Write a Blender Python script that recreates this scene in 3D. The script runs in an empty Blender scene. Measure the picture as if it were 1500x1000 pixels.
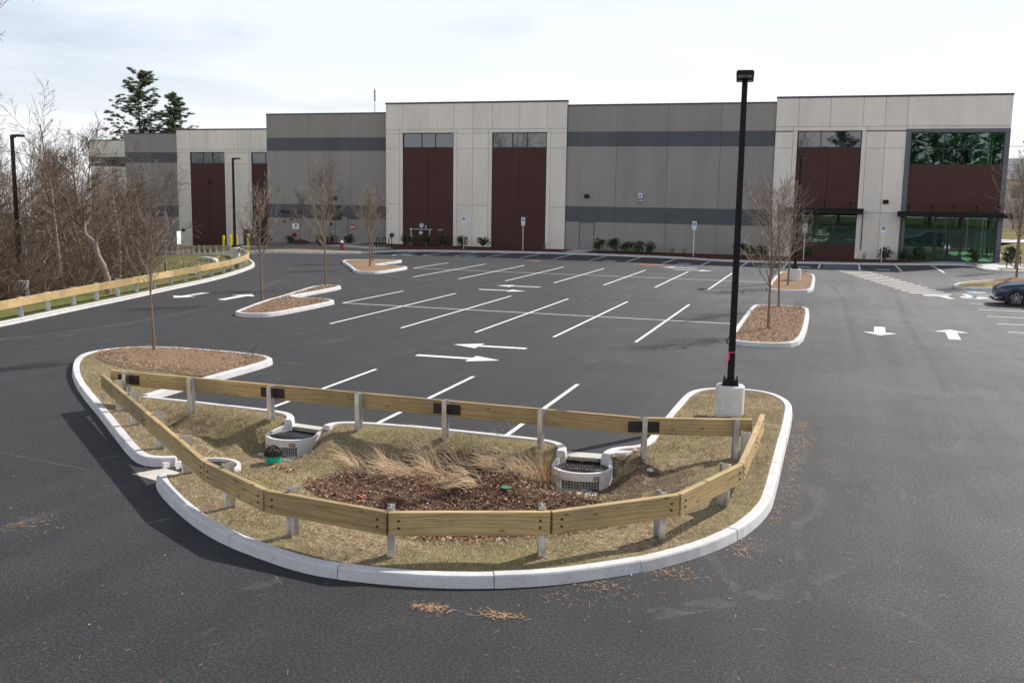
import bpy, math, random
import numpy as np
from mathutils import Vector, Matrix
from mathutils.geometry import delaunay_2d_cdt
R=math.radians
rnd=random.Random(7)
scene=bpy.context.scene
col=scene.collection

# ------------------------------------------------------------------ materials
def new_mat(name):
    m=bpy.data.materials.new(name); m.use_nodes=True
    nt=m.node_tree; b=nt.nodes['Principled BSDF']
    return m,nt,b
def lk(nt,a,b): nt.links.new(a,b)
def coords(nt,kind='Object',scale=(1,1,1)):
    tc=nt.nodes.new('ShaderNodeTexCoord'); mp=nt.nodes.new('ShaderNodeMapping')
    mp.inputs['Scale'].default_value=scale
    lk(nt,tc.outputs[kind],mp.inputs['Vector']); return mp.outputs['Vector']
def worldco(nt,scale=(1,1,1)):
    g=nt.nodes.new('ShaderNodeNewGeometry'); mp=nt.nodes.new('ShaderNodeMapping')
    mp.inputs['Scale'].default_value=scale
    lk(nt,g.outputs['Position'],mp.inputs['Vector']); return mp.outputs['Vector']
def noise(nt,vec,scale,detail=4,rough=.6,dist=0):
    n=nt.nodes.new('ShaderNodeTexNoise'); lk(nt,vec,n.inputs['Vector'])
    n.inputs['Scale'].default_value=scale; n.inputs['Detail'].default_value=detail
    n.inputs['Roughness'].default_value=rough; n.inputs['Distortion'].default_value=dist
    return n.outputs['Fac']
def ramp(nt,fac,stops,interp='LINEAR'):
    r=nt.nodes.new('ShaderNodeValToRGB'); r.color_ramp.interpolation=interp
    el=r.color_ramp.elements
    while len(el)<len(stops): el.new(.5)
    for e,(p,c) in zip(el,stops):
        e.position=p; e.color=(c[0],c[1],c[2],1) if not isinstance(c,(int,float)) else (c,c,c,1)
    lk(nt,fac,r.inputs['Fac']); return r.outputs['Color']
def mix(nt,fac,a,b,mode='MIX'):
    m=nt.nodes.new('ShaderNodeMix'); m.data_type='RGBA'; m.blend_type=mode
    def put(s,v):
        if hasattr(v,'is_output'): lk(nt,v,s)
        elif isinstance(v,(int,float)): s.default_value=v
        else: s.default_value=(v[0],v[1],v[2],1)
    put(m.inputs[0],fac); put(m.inputs[6],a); put(m.inputs[7],b)
    return m.outputs[2]
def bump(nt,b,h,strength=.3,dist=.02):
    n=nt.nodes.new('ShaderNodeBump'); n.inputs['Strength'].default_value=strength
    n.inputs['Distance'].default_value=dist
    lk(nt,h,n.inputs['Height']); lk(nt,n.outputs['Normal'],b.inputs['Normal'])
def plain(name,c,rough=.6,metal=0,var=.12,vscale=3,spec=.5):
    m,nt,b=new_mat(name)
    b.inputs['Roughness'].default_value=rough; b.inputs['Metallic'].default_value=metal
    b.inputs['Specular IOR Level'].default_value=spec
    f=noise(nt,coords(nt),vscale,5)
    lo=[x*(1-var) for x in c]; hi=[min(1,x*(1+var)) for x in c]
    lk(nt,ramp(nt,f,[(.3,lo),(.7,hi)]),b.inputs['Base Color'])
    return m
M={}
def m_asphalt():
    m,nt,b=new_mat('asphalt')
    w=worldco(nt)
    big=noise(nt,w,.09,4,.6,.6); mid=noise(nt,w,.8,5,.6); fine=noise(nt,w,55,2,.7); coarse=noise(nt,w,24,3,.75)
    c=ramp(nt,big,[(.35,(.050,.051,.054)),(.65,(.068,.068,.070))])
    # right hand drive is older, paler paving; grazing sheen is painted in as well
    g=nt.nodes.new('ShaderNodeSeparateXYZ'); lk(nt,w,g.inputs[0])
    ma=nt.nodes.new('ShaderNodeMath'); ma.operation='MULTIPLY_ADD'; lk(nt,big,ma.inputs[0]); ma.inputs[1].default_value=9; lk(nt,g.outputs['X'],ma.inputs[2])
    mb_=nt.nodes.new('ShaderNodeMath'); mb_.operation='MULTIPLY_ADD'; lk(nt,g.outputs['Y'],mb_.inputs[0]); mb_.inputs[1].default_value=.28; lk(nt,ma.outputs[0],mb_.inputs[2])
    mr=nt.nodes.new('ShaderNodeMapRange'); mr.inputs['From Min'].default_value=11; mr.inputs['From Max'].default_value=25.5; lk(nt,mb_.outputs[0],mr.inputs['Value'])
    c=mix(nt,1,c,ramp(nt,mr.outputs[0],[(0,(.31,.31,.32)),(1,(1.2,1.18,1.15))]),'MULTIPLY')
    c=mix(nt,.8,c,ramp(nt,mid,[(.3,(.78,.78,.78)),(.75,(1.2,1.2,1.2))]),'MULTIPLY')
    c=mix(nt,1,c,ramp(nt,fine,[(.32,(.3,.3,.31)),(.52,(1,1,1)),(.68,(2.6,2.6,2.6))]),'MULTIPLY')
    c=mix(nt,1,c,ramp(nt,coarse,[(.3,(.32,.32,.33)),(.5,(1,1,1)),(.68,(2.2,2.2,2.15))]),'MULTIPLY')
    rl=noise(nt,worldco(nt,(1.5,.045,1)),1.0,5,.62); c=mix(nt,1,c,ramp(nt,rl,[(.3,(.80,.80,.80)),(.7,(1.22,1.22,1.21))]),'MULTIPLY')
    rs=noise(nt,worldco(nt,(.6,.9,1)),.8,5,.7,.8); c=mix(nt,ramp(nt,rs,[(.66,0.0),(.78,.35)]),c,(.12,.065,.04))
    vc=nt.nodes.new('ShaderNodeTexVoronoi'); vc.feature='DISTANCE_TO_EDGE'; vc.inputs['Scale'].default_value=.16
    wd=nt.nodes.new('ShaderNodeVectorMath'); wd.operation='ADD'; nz=nt.nodes.new('ShaderNodeTexNoise'); nz.inputs['Scale'].default_value=.9; nz.inputs['Detail'].default_value=6; lk(nt,w,nz.inputs['Vector']); lk(nt,w,wd.inputs[0]); lk(nt,nz.outputs['Color'],wd.inputs[1]); lk(nt,wd.outputs[0],vc.inputs['Vector'])
    cm_=noise(nt,w,.11,3); ck=mix(nt,1,ramp(nt,vc.outputs['Distance'],[(.0,.8),(.0035,0.0)]),ramp(nt,cm_,[(.52,0.0),(.58,1.0)]),'MULTIPLY'); c=mix(nt,ck,c,(.012,.012,.012))
    ws=worldco(nt,(.35,.12,1)); st=noise(nt,ws,1.7,6,.62,2.2)
    s2=noise(nt,w,.25,2)
    msk=mix(nt,1,ramp(nt,st,[(.60,0.0),(.70,.5)]),ramp(nt,s2,[(.45,0.0),(.62,1.0)]),'MULTIPLY')
    c=mix(nt,msk,c,(.11,.108,.104))
    dk=noise(nt,worldco(nt,(.5,.3,1)),1.1,5,.6,1.5)
    c=mix(nt,ramp(nt,dk,[(.62,0.0),(.74,.5)]),c,(.02,.02,.021))
    lk(nt,c,b.inputs['Base Color'])
    b.inputs['Roughness'].default_value=.8; b.inputs['Specular IOR Level'].default_value=.4
    bump(nt,b,coarse,.6,.012); return m
def m_shaded_asphalt():  # asphalt colour darkened for the strip in the building's shadow
    m,nt,b=new_mat('shaded_asphalt')
    w=worldco(nt); fine=noise(nt,w,62,2,.7)
    lk(nt,ramp(nt,fine,[(.3,.018),(.5,.034),(.7,.075)]),b.inputs['Base Color'])
    b.inputs['Roughness'].default_value=.85; bump(nt,b,fine,.5,.008); return m
def m_concrete(name,c=(.5,.49,.48),rough=.85,stain=.35):
    m,nt,b=new_mat(name)
    w=worldco(nt); n1=noise(nt,w,2.2,6,.65); n2=noise(nt,w,40,3,.6); n3=noise(nt,worldco(nt,(9,9,1.5)),1.4,4)
    k=ramp(nt,n1,[(.3,[x*.86 for x in c]),(.7,[min(1,x*1.1) for x in c])])
    k=mix(nt,1,k,ramp(nt,n2,[(.25,(.8,.8,.8)),(.5,(1,1,1)),(.8,(1.06,1.06,1.06))]),'MULTIPLY')
    k=mix(nt,ramp(nt,n3,[(.6,0.0),(.78,stain)]),k,[x*.55 for x in c])
    lk(nt,k,b.inputs['Base Color']); b.inputs['Roughness'].default_value=rough
    b.inputs['Specular IOR Level'].default_value=.3
    bump(nt,b,n2,.25,.004); return m
def m_wall(name,c):
    m,nt,b=new_mat(name)
    w=worldco(nt); n1=noise(nt,worldco(nt,(.5,.5,.12)),1.3,5,.6); n2=noise(nt,w,26,3,.7)
    k=ramp(nt,n1,[(.3,[x*.90 for x in c]),(.7,[x*1.06 for x in c])])
    gi=nt.nodes.new('ShaderNodeNewGeometry'); k=mix(nt,1,k,ramp(nt,gi.outputs['Random Per Island'],[(0,(.95,.95,.955)),(1,(1.045,1.04,1.03))]),'MULTIPLY')
    st=noise(nt,worldco(nt,(3.5,3.5,.13)),1.0,5,.65); k=mix(nt,ramp(nt,st,[(.56,0.0),(.74,.22)]),k,[x*.62 for x in c])
    k=mix(nt,1,k,ramp(nt,n2,[(.25,(.86,.86,.86)),(.75,(1.12,1.12,1.12))]),'MULTIPLY')
    lk(nt,k,b.inputs['Base Color']); b.inputs['Roughness'].default_value=.9
    b.inputs['Specular IOR Level'].default_value=.2
    bump(nt,b,n2,.3,.01); return m
def m_brick():
    m,nt,b=new_mat('brown_brick')
    tc=nt.nodes.new('ShaderNodeNewGeometry'); sp=nt.nodes.new('ShaderNodeSeparateXYZ'); cb=nt.nodes.new('ShaderNodeCombineXYZ')
    lk(nt,tc.outputs['Position'],sp.inputs[0]); 
    ad=nt.nodes.new('ShaderNodeMath'); ad.operation='ADD'; lk(nt,sp.outputs['X'],ad.inputs[0]); lk(nt,sp.outputs['Y'],ad.inputs[1])
    lk(nt,ad.outputs[0],cb.inputs[0]); lk(nt,sp.outputs['Z'],cb.inputs[1])
    br=nt.nodes.new('ShaderNodeTexBrick'); lk(nt,cb.outputs[0],br.inputs['Vector'])
    br.inputs['Color1'].default_value=(.082,.037,.031,1); br.inputs['Color2'].default_value=(.09,.041,.034,1)
    br.inputs['Mortar'].default_value=(.036,.02,.018,1); br.inputs['Scale'].default_value=1
    br.inputs['Brick Width'].default_value=.3; br.inputs['Row Height'].default_value=.1; br.inputs['Mortar Size'].default_value=.009
    n=noise(nt,tc.outputs['Position'],.7,4)
    k=mix(nt,1,br.outputs['Color'],ramp(nt,n,[(.3,(.95,.95,.95)),(.7,(1.05,1.05,1.05))]),'MULTIPLY')
    lk(nt,k,b.inputs['Base Color']); b.inputs['Roughness'].default_value=.85
    b.inputs['Specular IOR Level'].default_value=.25
    bump(nt,b,br.outputs['Fac'],-.3,.006); return m
def m_wood(name,c1,c2):
    m,nt,b=new_mat(name)
    oi=nt.nodes.new('ShaderNodeObjectInfo')
    tc=nt.nodes.new('ShaderNodeTexCoord'); 
    off=nt.nodes.new('ShaderNodeVectorMath'); off.operation='ADD'
    sc=nt.nodes.new('ShaderNodeVectorMath'); sc.operation='SCALE'; sc.inputs['Scale'].default_value=23
    lk(nt,oi.outputs['Random'],sc.inputs[0]); lk(nt,tc.outputs['Object'],off.inputs[0]); lk(nt,sc.outputs[0],off.inputs[1])
    mp=nt.nodes.new('ShaderNodeMapping'); mp.inputs['Scale'].default_value=(.35,3,3); lk(nt,off.outputs[0],mp.inputs[0])
    wv=nt.nodes.new('ShaderNodeTexWave'); wv.bands_direction='Z'; wv.inputs['Scale'].default_value=1.7
    wv.inputs['Distortion'].default_value=14; wv.inputs['Detail'].default_value=3; wv.inputs['Detail Scale'].default_value=.8
    lk(nt,mp.outputs[0],wv.inputs['Vector'])
    k=ramp(nt,wv.outputs['Fac'],[(0,c1),(.35,c2),(1,[x*1.06 for x in c2])])
    fib=nt.nodes.new('ShaderNodeMapping'); fib.inputs['Scale'].default_value=(3,90,90); lk(nt,off.outputs[0],fib.inputs[0])
    f=noise(nt,fib.outputs[0],1,3,.6)
    k=mix(nt,1,k,ramp(nt,f,[(.3,(.82,.82,.82)),(.7,(1.1,1.1,1.1))]),'MULTIPLY')
    # knots
    kn=nt.nodes.new('ShaderNodeMapping'); kn.inputs['Scale'].default_value=(1.3,1,3.4); lk(nt,off.outputs[0],kn.inputs[0])
    vo=nt.nodes.new('ShaderNodeTexVoronoi'); vo.inputs['Scale'].default_value=2.1; lk(nt,kn.outputs[0],vo.inputs['Vector'])
    k=mix(nt,ramp(nt,vo.outputs['Distance'],[(.07,.85),(.13,.35),(.17,0.0)]),k,(.12,.06,.025))
    pt=noise(nt,off.outputs[0],.9,4)
    k=mix(nt,ramp(nt,pt,[(.42,0.0),(.66,.55)]),k,(.20,.165,.095))
    ck=nt.nodes.new('ShaderNodeMapping'); ck.inputs['Scale'].default_value=(.9,16,16); lk(nt,off.outputs[0],ck.inputs[0]); cn=noise(nt,ck.outputs[0],1.6,3,.5)
    k=mix(nt,ramp(nt,cn,[(.66,0.0),(.70,.7)]),k,(.07,.04,.02))
    hs=nt.nodes.new('ShaderNodeHueSaturation'); 
    mr=nt.nodes.new('ShaderNodeMapRange'); mr.inputs['To Min'].default_value=.72; mr.inputs['To Max'].default_value=1.16
    lk(nt,oi.outputs['Random'],mr.inputs['Value']); lk(nt,mr.outputs[0],hs.inputs['Value']); lk(nt,k,hs.inputs['Color'])
    lk(nt,hs.outputs[0],b.inputs['Base Color']); b.inputs['Roughness'].default_value=.75
    b.inputs['Specular IOR Level'].default_value=.3
    bump(nt,b,f,.35,.004); return m
def m_ground(name,stops,scale,bscale,patch=None,patchc=None,bs=.6):
    m,nt,b=new_mat(name)
    w=worldco(nt); n1=noise(nt,w,scale,6,.7); n2=noise(nt,w,bscale,4,.75)
    k=ramp(nt,n1,stops)
    k=mix(nt,1,k,ramp(nt,n2,[(.3,(.38,.38,.38)),(.5,(1,1,1)),(.7,(1.7,1.7,1.7))]),'MULTIPLY')
    if patchc:
        p=noise(nt,w,patch,5,.65,.8); k=mix(nt,ramp(nt,p,[(.44,0.0),(.6,.9)]),k,mix(nt,1,patchc,ramp(nt,n2,[(.3,(.55,.55,.55)),(.7,(1.45,1.45,1.45))]),'MULTIPLY'))
    lk(nt,k,b.inputs['Base Color']); b.inputs['Roughness'].default_value=.95
    b.inputs['Specular IOR Level'].default_value=.1
    bump(nt,b,n2,bs,.03); return m
def m_island(name,stops,rough=.85,spec=.25,trans=0):
    # random colour per loose piece (leaf, blade, chip)
    m,nt,b=new_mat(name)
    g=nt.nodes.new('ShaderNodeNewGeometry')
    lk(nt,ramp(nt,g.outputs['Random Per Island'],stops),b.inputs['Base Color'])
    b.inputs['Roughness'].default_value=rough; b.inputs['Specular IOR Level'].default_value=spec
    return m
def m_bark(name,c1,c2):
    m,nt,b=new_mat(name)
    n=noise(nt,coords(nt,'Object',(6,6,1.2)),4,5,.7)
    lk(nt,ramp(nt,n,[(.3,c1),(.7,c2)]),b.inputs['Base Color']); b.inputs['Roughness'].default_value=.9
    b.inputs['Specular IOR Level'].default_value=.2
    bump(nt,b,n,.6,.02); return m
def m_paint_line():
    m,nt,b=new_mat('white_marking')
    w=worldco(nt); n=noise(nt,w,9,6,.7); f=noise(nt,w,62,2,.7)
    k=ramp(nt,n,[(.32,(.30,.30,.30)),(.47,(.74,.74,.73))])
    k=mix(nt,1,k,ramp(nt,f,[(.28,(.62,.62,.62)),(.42,(1,1,1))]),'MULTIPLY')
    lk(nt,k,b.inputs['Base Color']); b.inputs['Roughness'].default_value=.7; return m
def m_glass_dark():
    m,nt,b=new_mat('dark_glass')
    b.inputs['Base Color'].default_value=(.012,.016,.018,1); b.inputs['Roughness'].default_value=.015
    b.inputs['IOR'].default_value=1.85
    return m
def m_glass_green(name='green_glass',tint=(.60,.86,.70,1),ior=1.75):
    m=bpy.data.materials.new(name); m.use_nodes=True; nt=m.node_tree; nt.nodes.clear()
    o=nt.nodes.new('ShaderNodeOutputMaterial'); t=nt.nodes.new('ShaderNodeBsdfTransparent'); g=nt.nodes.new('ShaderNodeBsdfGlossy')
    t.inputs['Color'].default_value=tint; g.inputs['Roughness'].default_value=.01; g.inputs['Color'].default_value=(.8,.9,.95,1)
    f=nt.nodes.new('ShaderNodeFresnel'); f.inputs['IOR'].default_value=ior
    mx=nt.nodes.new('ShaderNodeMixShader'); lk(nt,f.outputs[0],mx.inputs[0]); lk(nt,t.outputs[0],mx.inputs[1]); lk(nt,g.outputs[0],mx.inputs[2])
    lk(nt,mx.outputs[0],o.inputs[0]); return m
def m_galv():
    m,nt,b=new_mat('galvanised_steel')
    w=worldco(nt); n=noise(nt,worldco(nt,(8,8,2)),1.6,5,.7); vo=nt.nodes.new('ShaderNodeTexVoronoi'); vo.inputs['Scale'].default_value=45; lk(nt,w,vo.inputs['Vector'])
    k=ramp(nt,n,[(.3,(.36,.41,.48)),(.7,(.70,.76,.85))])
    k=mix(nt,.25,k,vo.outputs['Color'],'OVERLAY')
    k2=nt.nodes.new('ShaderNodeHueSaturation'); k2.inputs['Saturation'].default_value=.25; lk(nt,k,k2.inputs['Color'])
    lk(nt,k2.outputs[0],b.inputs['Base Color']); b.inputs['Metallic'].default_value=.9; b.inputs['Roughness'].default_value=.33
    return m
M['asphalt']=m_asphalt(); M['patch']=m_shaded_asphalt()
M['kerb']=m_concrete('kerb_concrete',(.58,.565,.56),.85,.5); M['conc']=m_concrete('precast_concrete',(.62,.605,.59),.85,.35)
M['apron']=m_concrete('apron_concrete',(.50,.46,.40),.9,.2); M['walk']=m_concrete('walk_concrete',(.5,.49,.48))
M['beige']=m_wall('beige_panel',(.73,.67,.595)); M['grey']=m_wall('grey_panel',(.288,.266,.245)); M['lightgrey']=m_wall('light_grey_panel',(.66,.61,.55))
M['band']=m_wall('slate_band',(.103,.108,.115)); M['joint']=plain('joint_sealant',(.13,.115,.105),.9)  # joint: dark sealant colour seen in the gaps between panels
M['brick']=m_brick(); M['coping']=plain('dark_coping',(.06,.06,.066),.5,.3)
M['black']=plain('black_metal',(.007,.007,.0075),.5,0,spec=.2); M['frame']=plain('dark_frame',(.018,.018,.02),.4,.3); M['slate']=plain('slate_metal',(.10,.11,.125),.5,.3)
M['glass']=m_glass_dark(); M['green_glass']=m_glass_green(); M['side_glass']=m_glass_green('side_green_glass',(.62,.95,.76,1),1.06)
M['verge']=m_ground('bare_verge',[(.3,(.15,.12,.09)),(.7,(.30,.25,.19))],6,30)
M['wood']=m_wood('treated_timber',(.39,.265,.115),(.49,.35,.165)); M['galv']=m_galv()
M['bolt']=plain('dark_bolt',(.03,.025,.025),.6,.4); M['plate']=plain('dark_splice_plate',(.022,.016,.016),.6,.2)
def m_tyre():
    m=bpy.data.materials.new('dusty_tyre_track'); m.use_nodes=True; nt=m.node_tree; b=nt.nodes['Principled BSDF']; b.inputs['Base Color'].default_value=(.16,.155,.145,1); b.inputs['Roughness'].default_value=.95
    w=worldco(nt); n=noise(nt,w,2.4,6,.7,.5); f=noise(nt,w,40,2,.7); lk(nt,mix(nt,1,ramp(nt,n,[(.40,0.0),(.62,.6)]),ramp(nt,f,[(.35,.25),(.6,1.0)]),'MULTIPLY'),b.inputs['Alpha']); return m
M['tyretrack']=m_tyre()
M['white']=m_paint_line(); M['fadedpaint']=plain('faded_marking',(.48,.45,.40),.85,0,.25,5); M['whitepaint']=plain('white_paint',(.78,.78,.77),.5,0,.05)
M['blue']=plain('blue_paint',(.05,.17,.42),.6,0,.2,8); M['blueground']=plain('blue_ground_paint',(.22,.33,.45),.8,0,.3,12); M['rust']=plain('rusty_plate',(.36,.15,.06),.8,.1,.3,9)
M['yellow']=plain('yellow_paint',(.72,.55,.03),.5,0,.1); M['red']=plain('red_paint',(.30,.012,.014),.4,0,.1)
M['green']=plain('green_pvc',(.0,.42,.28),.4,0,.1); M['greenlid']=plain('green_lid',(.07,.19,.11),.5)
M['pink']=plain('pink_tape',(.9,.12,.3),.5); M['orange']=plain('orange_plastic',(.9,.2,.03),.5)
M['darkiron']=plain('dark_iron',(.03,.022,.02),.6,.5); M['grate']=plain('grey_grate',(.06,.06,.065),.5,.5)
M['trans']=plain('dark_green_enclosure',(.012,.028,.02),.35,0,.15)
M['mulch']=m_ground('wood_mulch',[(.3,(.095,.055,.033)),(.5,(.25,.16,.10)),(.7,(.44,.32,.22))],22,60,bs=1)
M['darkmulch']=m_ground('dark_mulch',[(.3,(.055,.03,.02)),(.5,(.13,.07,.045)),(.7,(.2,.12,.08))],18,55,bs=1)
M['redmulch']=m_ground('red_mulch',[(.3,(.06,.025,.018)),(.7,(.12,.055,.035))],10,30)
M['turf']=m_ground('dormant_turf',[(.3,(.12,.085,.05)),(.5,(.27,.205,.125)),(.68,(.44,.35,.22))],12,34,.5,(.245,.21,.10),1)
M['soil']=m_ground('bare_soil',[(.3,(.06,.042,.028)),(.5,(.155,.11,.07)),(.7,(.30,.22,.15))],12,30,bs=1)
M['lawn']=m_ground('green_lawn',[(.3,(.085,.09,.022)),(.7,(.15,.16,.045))],2.5,14,.2,(.16,.13,.065))
M['forest']=m_ground('forest_floor',[(.3,(.07,.05,.035)),(.7,(.15,.11,.08))],1.5,8)
M['chips']=m_island('mulch_chips',[(0,(.07,.035,.022)),(.45,(.19,.10,.06)),(.8,(.3,.19,.12)),(.93,(.45,.33,.24)),(1,(.62,.52,.42))])
M['lchips']=m_island('light_mulch_chips',[(0,(.11,.065,.04)),(.45,(.27,.175,.11)),(.8,(.42,.30,.20)),(1,(.68,.56,.42))])
M['blades']=m_island('turf_blades',[(0,(.16,.12,.06)),(.4,(.32,.26,.15)),(.62,(.42,.36,.22)),(.75,(.2,.22,.08)),(1,(.16,.2,.06))])
M['dryblades']=m_island('dry_blades',[(0,(.18,.13,.08)),(.5,(.38,.30,.19)),(.85,(.58,.48,.33)),(1,(.8,.7,.55))])
M['straw']=m_island('straw_grass',[(0,(.26,.16,.085)),(.5,(.55,.38,.22)),(1,(.80,.63,.42))])
M['needles']=m_island('pine_needle_litter',[(0,(.30,.14,.06)),(.6,(.50,.28,.14)),(1,(.68,.46,.28))])
M['leaf']=m_island('dead_leaf',[(0,(.18,.09,.045)),(.5,(.36,.21,.11)),(.85,(.55,.38,.24)),(1,(.75,.66,.55))])
M['shrub']=m_island('shrub_leaf',[(0,(.015,.03,.010)),(.6,(.035,.06,.018)),(1,(.09,.10,.03))],.5,.4)
M['pine']=m_island('pine_needle',[(0,(.02,.035,.015)),(.6,(.05,.075,.03)),(1,(.12,.14,.06))],.6,.3)
M['bark']=m_bark('sapling_bark',(.13,.085,.055),(.3,.215,.15)); M['twig']=m_island('sapling_twig',[(0,(.09,.068,.05)),(.5,(.22,.17,.128)),(1,(.43,.35,.275))],.85,.2)
M['fbark']=m_bark('forest_bark',(.10,.078,.062),(.38,.32,.26)); M['ftwig']=m_island('forest_twig',[(0,(.055,.037,.026)),(.5,(.15,.105,.075)),(.85,(.25,.185,.135)),(1,(.40,.32,.245))],.9,.15)
def m_pine():
    m,nt,b=new_mat('pine_needle'); g=nt.nodes.new('ShaderNodeNewGeometry'); c=ramp(nt,g.outputs['Random Per Island'],[(0,(.04,.06,.028)),(.6,(.10,.13,.06)),(1,(.23,.24,.12))])
    lk(nt,c,b.inputs['Base Color']); b.inputs['Roughness'].default_value=.6; t=nt.nodes.new('ShaderNodeBsdfTranslucent'); lk(nt,c,t.inputs['Color']); mx=nt.nodes.new('ShaderNodeMixShader'); mx.inputs[0].default_value=.45
    lk(nt,b.outputs[0],mx.inputs[1]); lk(nt,t.outputs[0],mx.inputs[2]); lk(nt,mx.outputs[0],nt.nodes['Material Output'].inputs[0]); return m
M['pine']=m_pine()
M['pbark']=m_bark('pine_bark',(.04,.03,.022),(.1,.07,.05))
M['carblue']=plain('blue_grey_car_paint',(.055,.085,.13),.25,.55,.04,1); M['tyre']=plain('tyre_rubber',(.012,.012,.013),.8); M['cladding']=plain('dark_cladding',(.02,.021,.024),.5)
M['alloy']=plain('silver_alloy',(.55,.56,.58),.3,.8,.05); M['lamp_red']=plain('amber_lens',(.5,.12,.05),.2); M['lens']=plain('clear_lens',(.5,.5,.52),.1)
M['pipe']=plain('grey_pipe',(.42,.43,.45),.5,.3); M['doorgrey']=plain('grey_door',(.225,.215,.205),.6); M['int']=plain('interior_wall',(.20,.20,.185),.9); M['intfloor']=plain('interior_floor',(.22,.21,.18),.6)
M['siding']=plain('pale_siding',(.55,.45,.42),.8); M['roofing']=plain('grey_roofing',(.25,.25,.26),.9)

# ------------------------------------------------------------------ objects
def tag(o,label=None,cat=None,group=None,kind=None):
    if label: o['label']=label
    if cat: o['category']=cat
    if group: o['group']=group
    if kind: o['kind']=kind
    return o
def thing(name,label,cat,loc=(0,0,0),rz=0,group=None):
    o=bpy.data.objects.new(name,None); o.empty_display_size=.2; col.objects.link(o)
    o.location=loc; o.rotation_euler=(0,0,rz); return tag(o,label,cat,group)
class MB:
    def __init__(s): s.v=[]; s.f=[]; s.m=[]
    def add(s,vs,fs,mi=0):
        n=len(s.v); s.v+=vs; s.f+=[tuple(n+i for i in f) for f in fs]; s.m+=[mi]*len(fs)
    def box(s,x0,x1,y0,y1,z0,z1,mi=0):
        s.add([(x0,y0,z0),(x1,y0,z0),(x1,y1,z0),(x0,y1,z0),(x0,y0,z1),(x1,y0,z1),(x1,y1,z1),(x0,y1,z1)],
              [(0,3,2,1),(4,5,6,7),(0,1,5,4),(1,2,6,5),(2,3,7,6),(3,0,4,7)],mi)
    def prism(s,poly,z0,z1,mi=0):
        n=len(poly)
        s.add([(x,y,z0) for x,y in poly]+[(x,y,z1) for x,y in poly],
              [tuple(range(n))[::-1],tuple(range(n,2*n))]+[(i,(i+1)%n,n+(i+1)%n,n+i) for i in range(n)],mi)
    def quad(s,pts,mi=0): s.add([tuple(p) for p in pts],[tuple(range(len(pts)))],mi)
    def tube(s,pts,rads,n=8,mi=0,cap=True):
        base=len(s.v); k=len(pts); P_=[Vector(p) for p in pts]
        for i in range(k):
            t=(P_[min(i+1,k-1)]-P_[max(i-1,0)]).normalized()
            a=Vector((1,0,0)) if abs(t.x)<.8 else Vector((0,1,0))
            u=t.cross(a).normalized(); w=t.cross(u)
            r=rads[i] if hasattr(rads,'__len__') else rads
            for j in range(n):
                an=2*math.pi*j/n+math.pi/n; q=P_[i]+u*(r*math.cos(an))+w*(r*math.sin(an)); s.v.append((q.x,q.y,q.z))
        for i in range(k-1):
            for j in range(n):
                a=base+i*n+j; b_=base+i*n+(j+1)%n
                s.f.append((a,b_,b_+n,a+n)); s.m.append(mi)
        if cap:
            s.f.append(tuple(base+j for j in range(n))[::-1]); s.m.append(mi)
            s.f.append(tuple(base+(k-1)*n+j for j in range(n))); s.m.append(mi)
    def cyl(s,x,y,z0,z1,r,n=24,mi=0,r2=None): s.tube([(x,y,z0),(x,y,z1)],[r,r if r2 is None else r2],n,mi)
    def build(s,name,mats,parent=None,smooth=False,loc=None,sub=True,label=None):
        me=bpy.data.meshes.new(name)
        off=Vector((0,0,0))
        if parent is not None and sub=='world':
            off=Vector(parent.matrix_world_cache if hasattr(parent,'matrix_world_cache') else absloc(parent))
        v=s.v if off.length==0 else [(a-off.x,b-off.y,c-off.z) for a,b,c in s.v]
        me.from_pydata(v,[],s.f)
        mats=mats if isinstance(mats,(list,tuple)) else [mats]
        for m in mats: me.materials.append(M[m] if isinstance(m,str) else m)
        if len(mats)>1: me.polygons.foreach_set('material_index',s.m)
        if smooth: me.polygons.foreach_set('use_smooth',[True]*len(me.polygons))
        me.validate(); me.update()
        o=bpy.data.objects.new(name,me); col.objects.link(o)
        if parent is not None: o.parent=parent
        if loc is not None: o.location=loc
        if label: o['label']=label
        return o
def absloc(o):
    l=Vector(o.location)
    while o.parent: o=o.parent; l+=o.location
    return l
KIDS={}
def copy_tree(o,loc=None,rz=None,label=None,scale=None,parent=None):
    c=o.copy(); col.objects.link(c)
    if parent is not None: c.parent=parent
    for ch in list(o.children): copy_tree(ch,parent=c)
    if loc is not None: c.location=loc
    if rz is not None: c.rotation_euler=(0,0,rz)
    if scale is not None: c.scale=(scale,scale,scale) if isinstance(scale,(int,float)) else scale
    if label: c['label']=label
    return c
def structure(name,mb,mats,**k):
    o=mb.build(name,mats,**k); o['kind']='structure'; return o
def chaikin(p,n=2,closed=False):
    for _ in range(n):
        q=[] if closed else [p[0]]
        L=len(p)
        for i in range(L if closed else L-1):
            a=p[i]; b=p[(i+1)%L]
            q.append((a[0]*.75+b[0]*.25,a[1]*.75+b[1]*.25)); q.append((a[0]*.25+b[0]*.75,a[1]*.25+b[1]*.75))
        if not closed: q.append(p[-1])
        p=q
    return p
def resample(p,step):
    out=[p[0]]; 
    for a,b in zip(p,p[1:]):
        L=math.dist(a,b); n=max(1,int(math.ceil(L/step)))
        for i in range(1,n+1): out.append((a[0]+(b[0]-a[0])*i/n,a[1]+(b[1]-a[1])*i/n))
    return out
def arclen(p):
    s=[0]
    for a,b in zip(p,p[1:]): s.append(s[-1]+math.dist(a,b))
    return s
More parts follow.
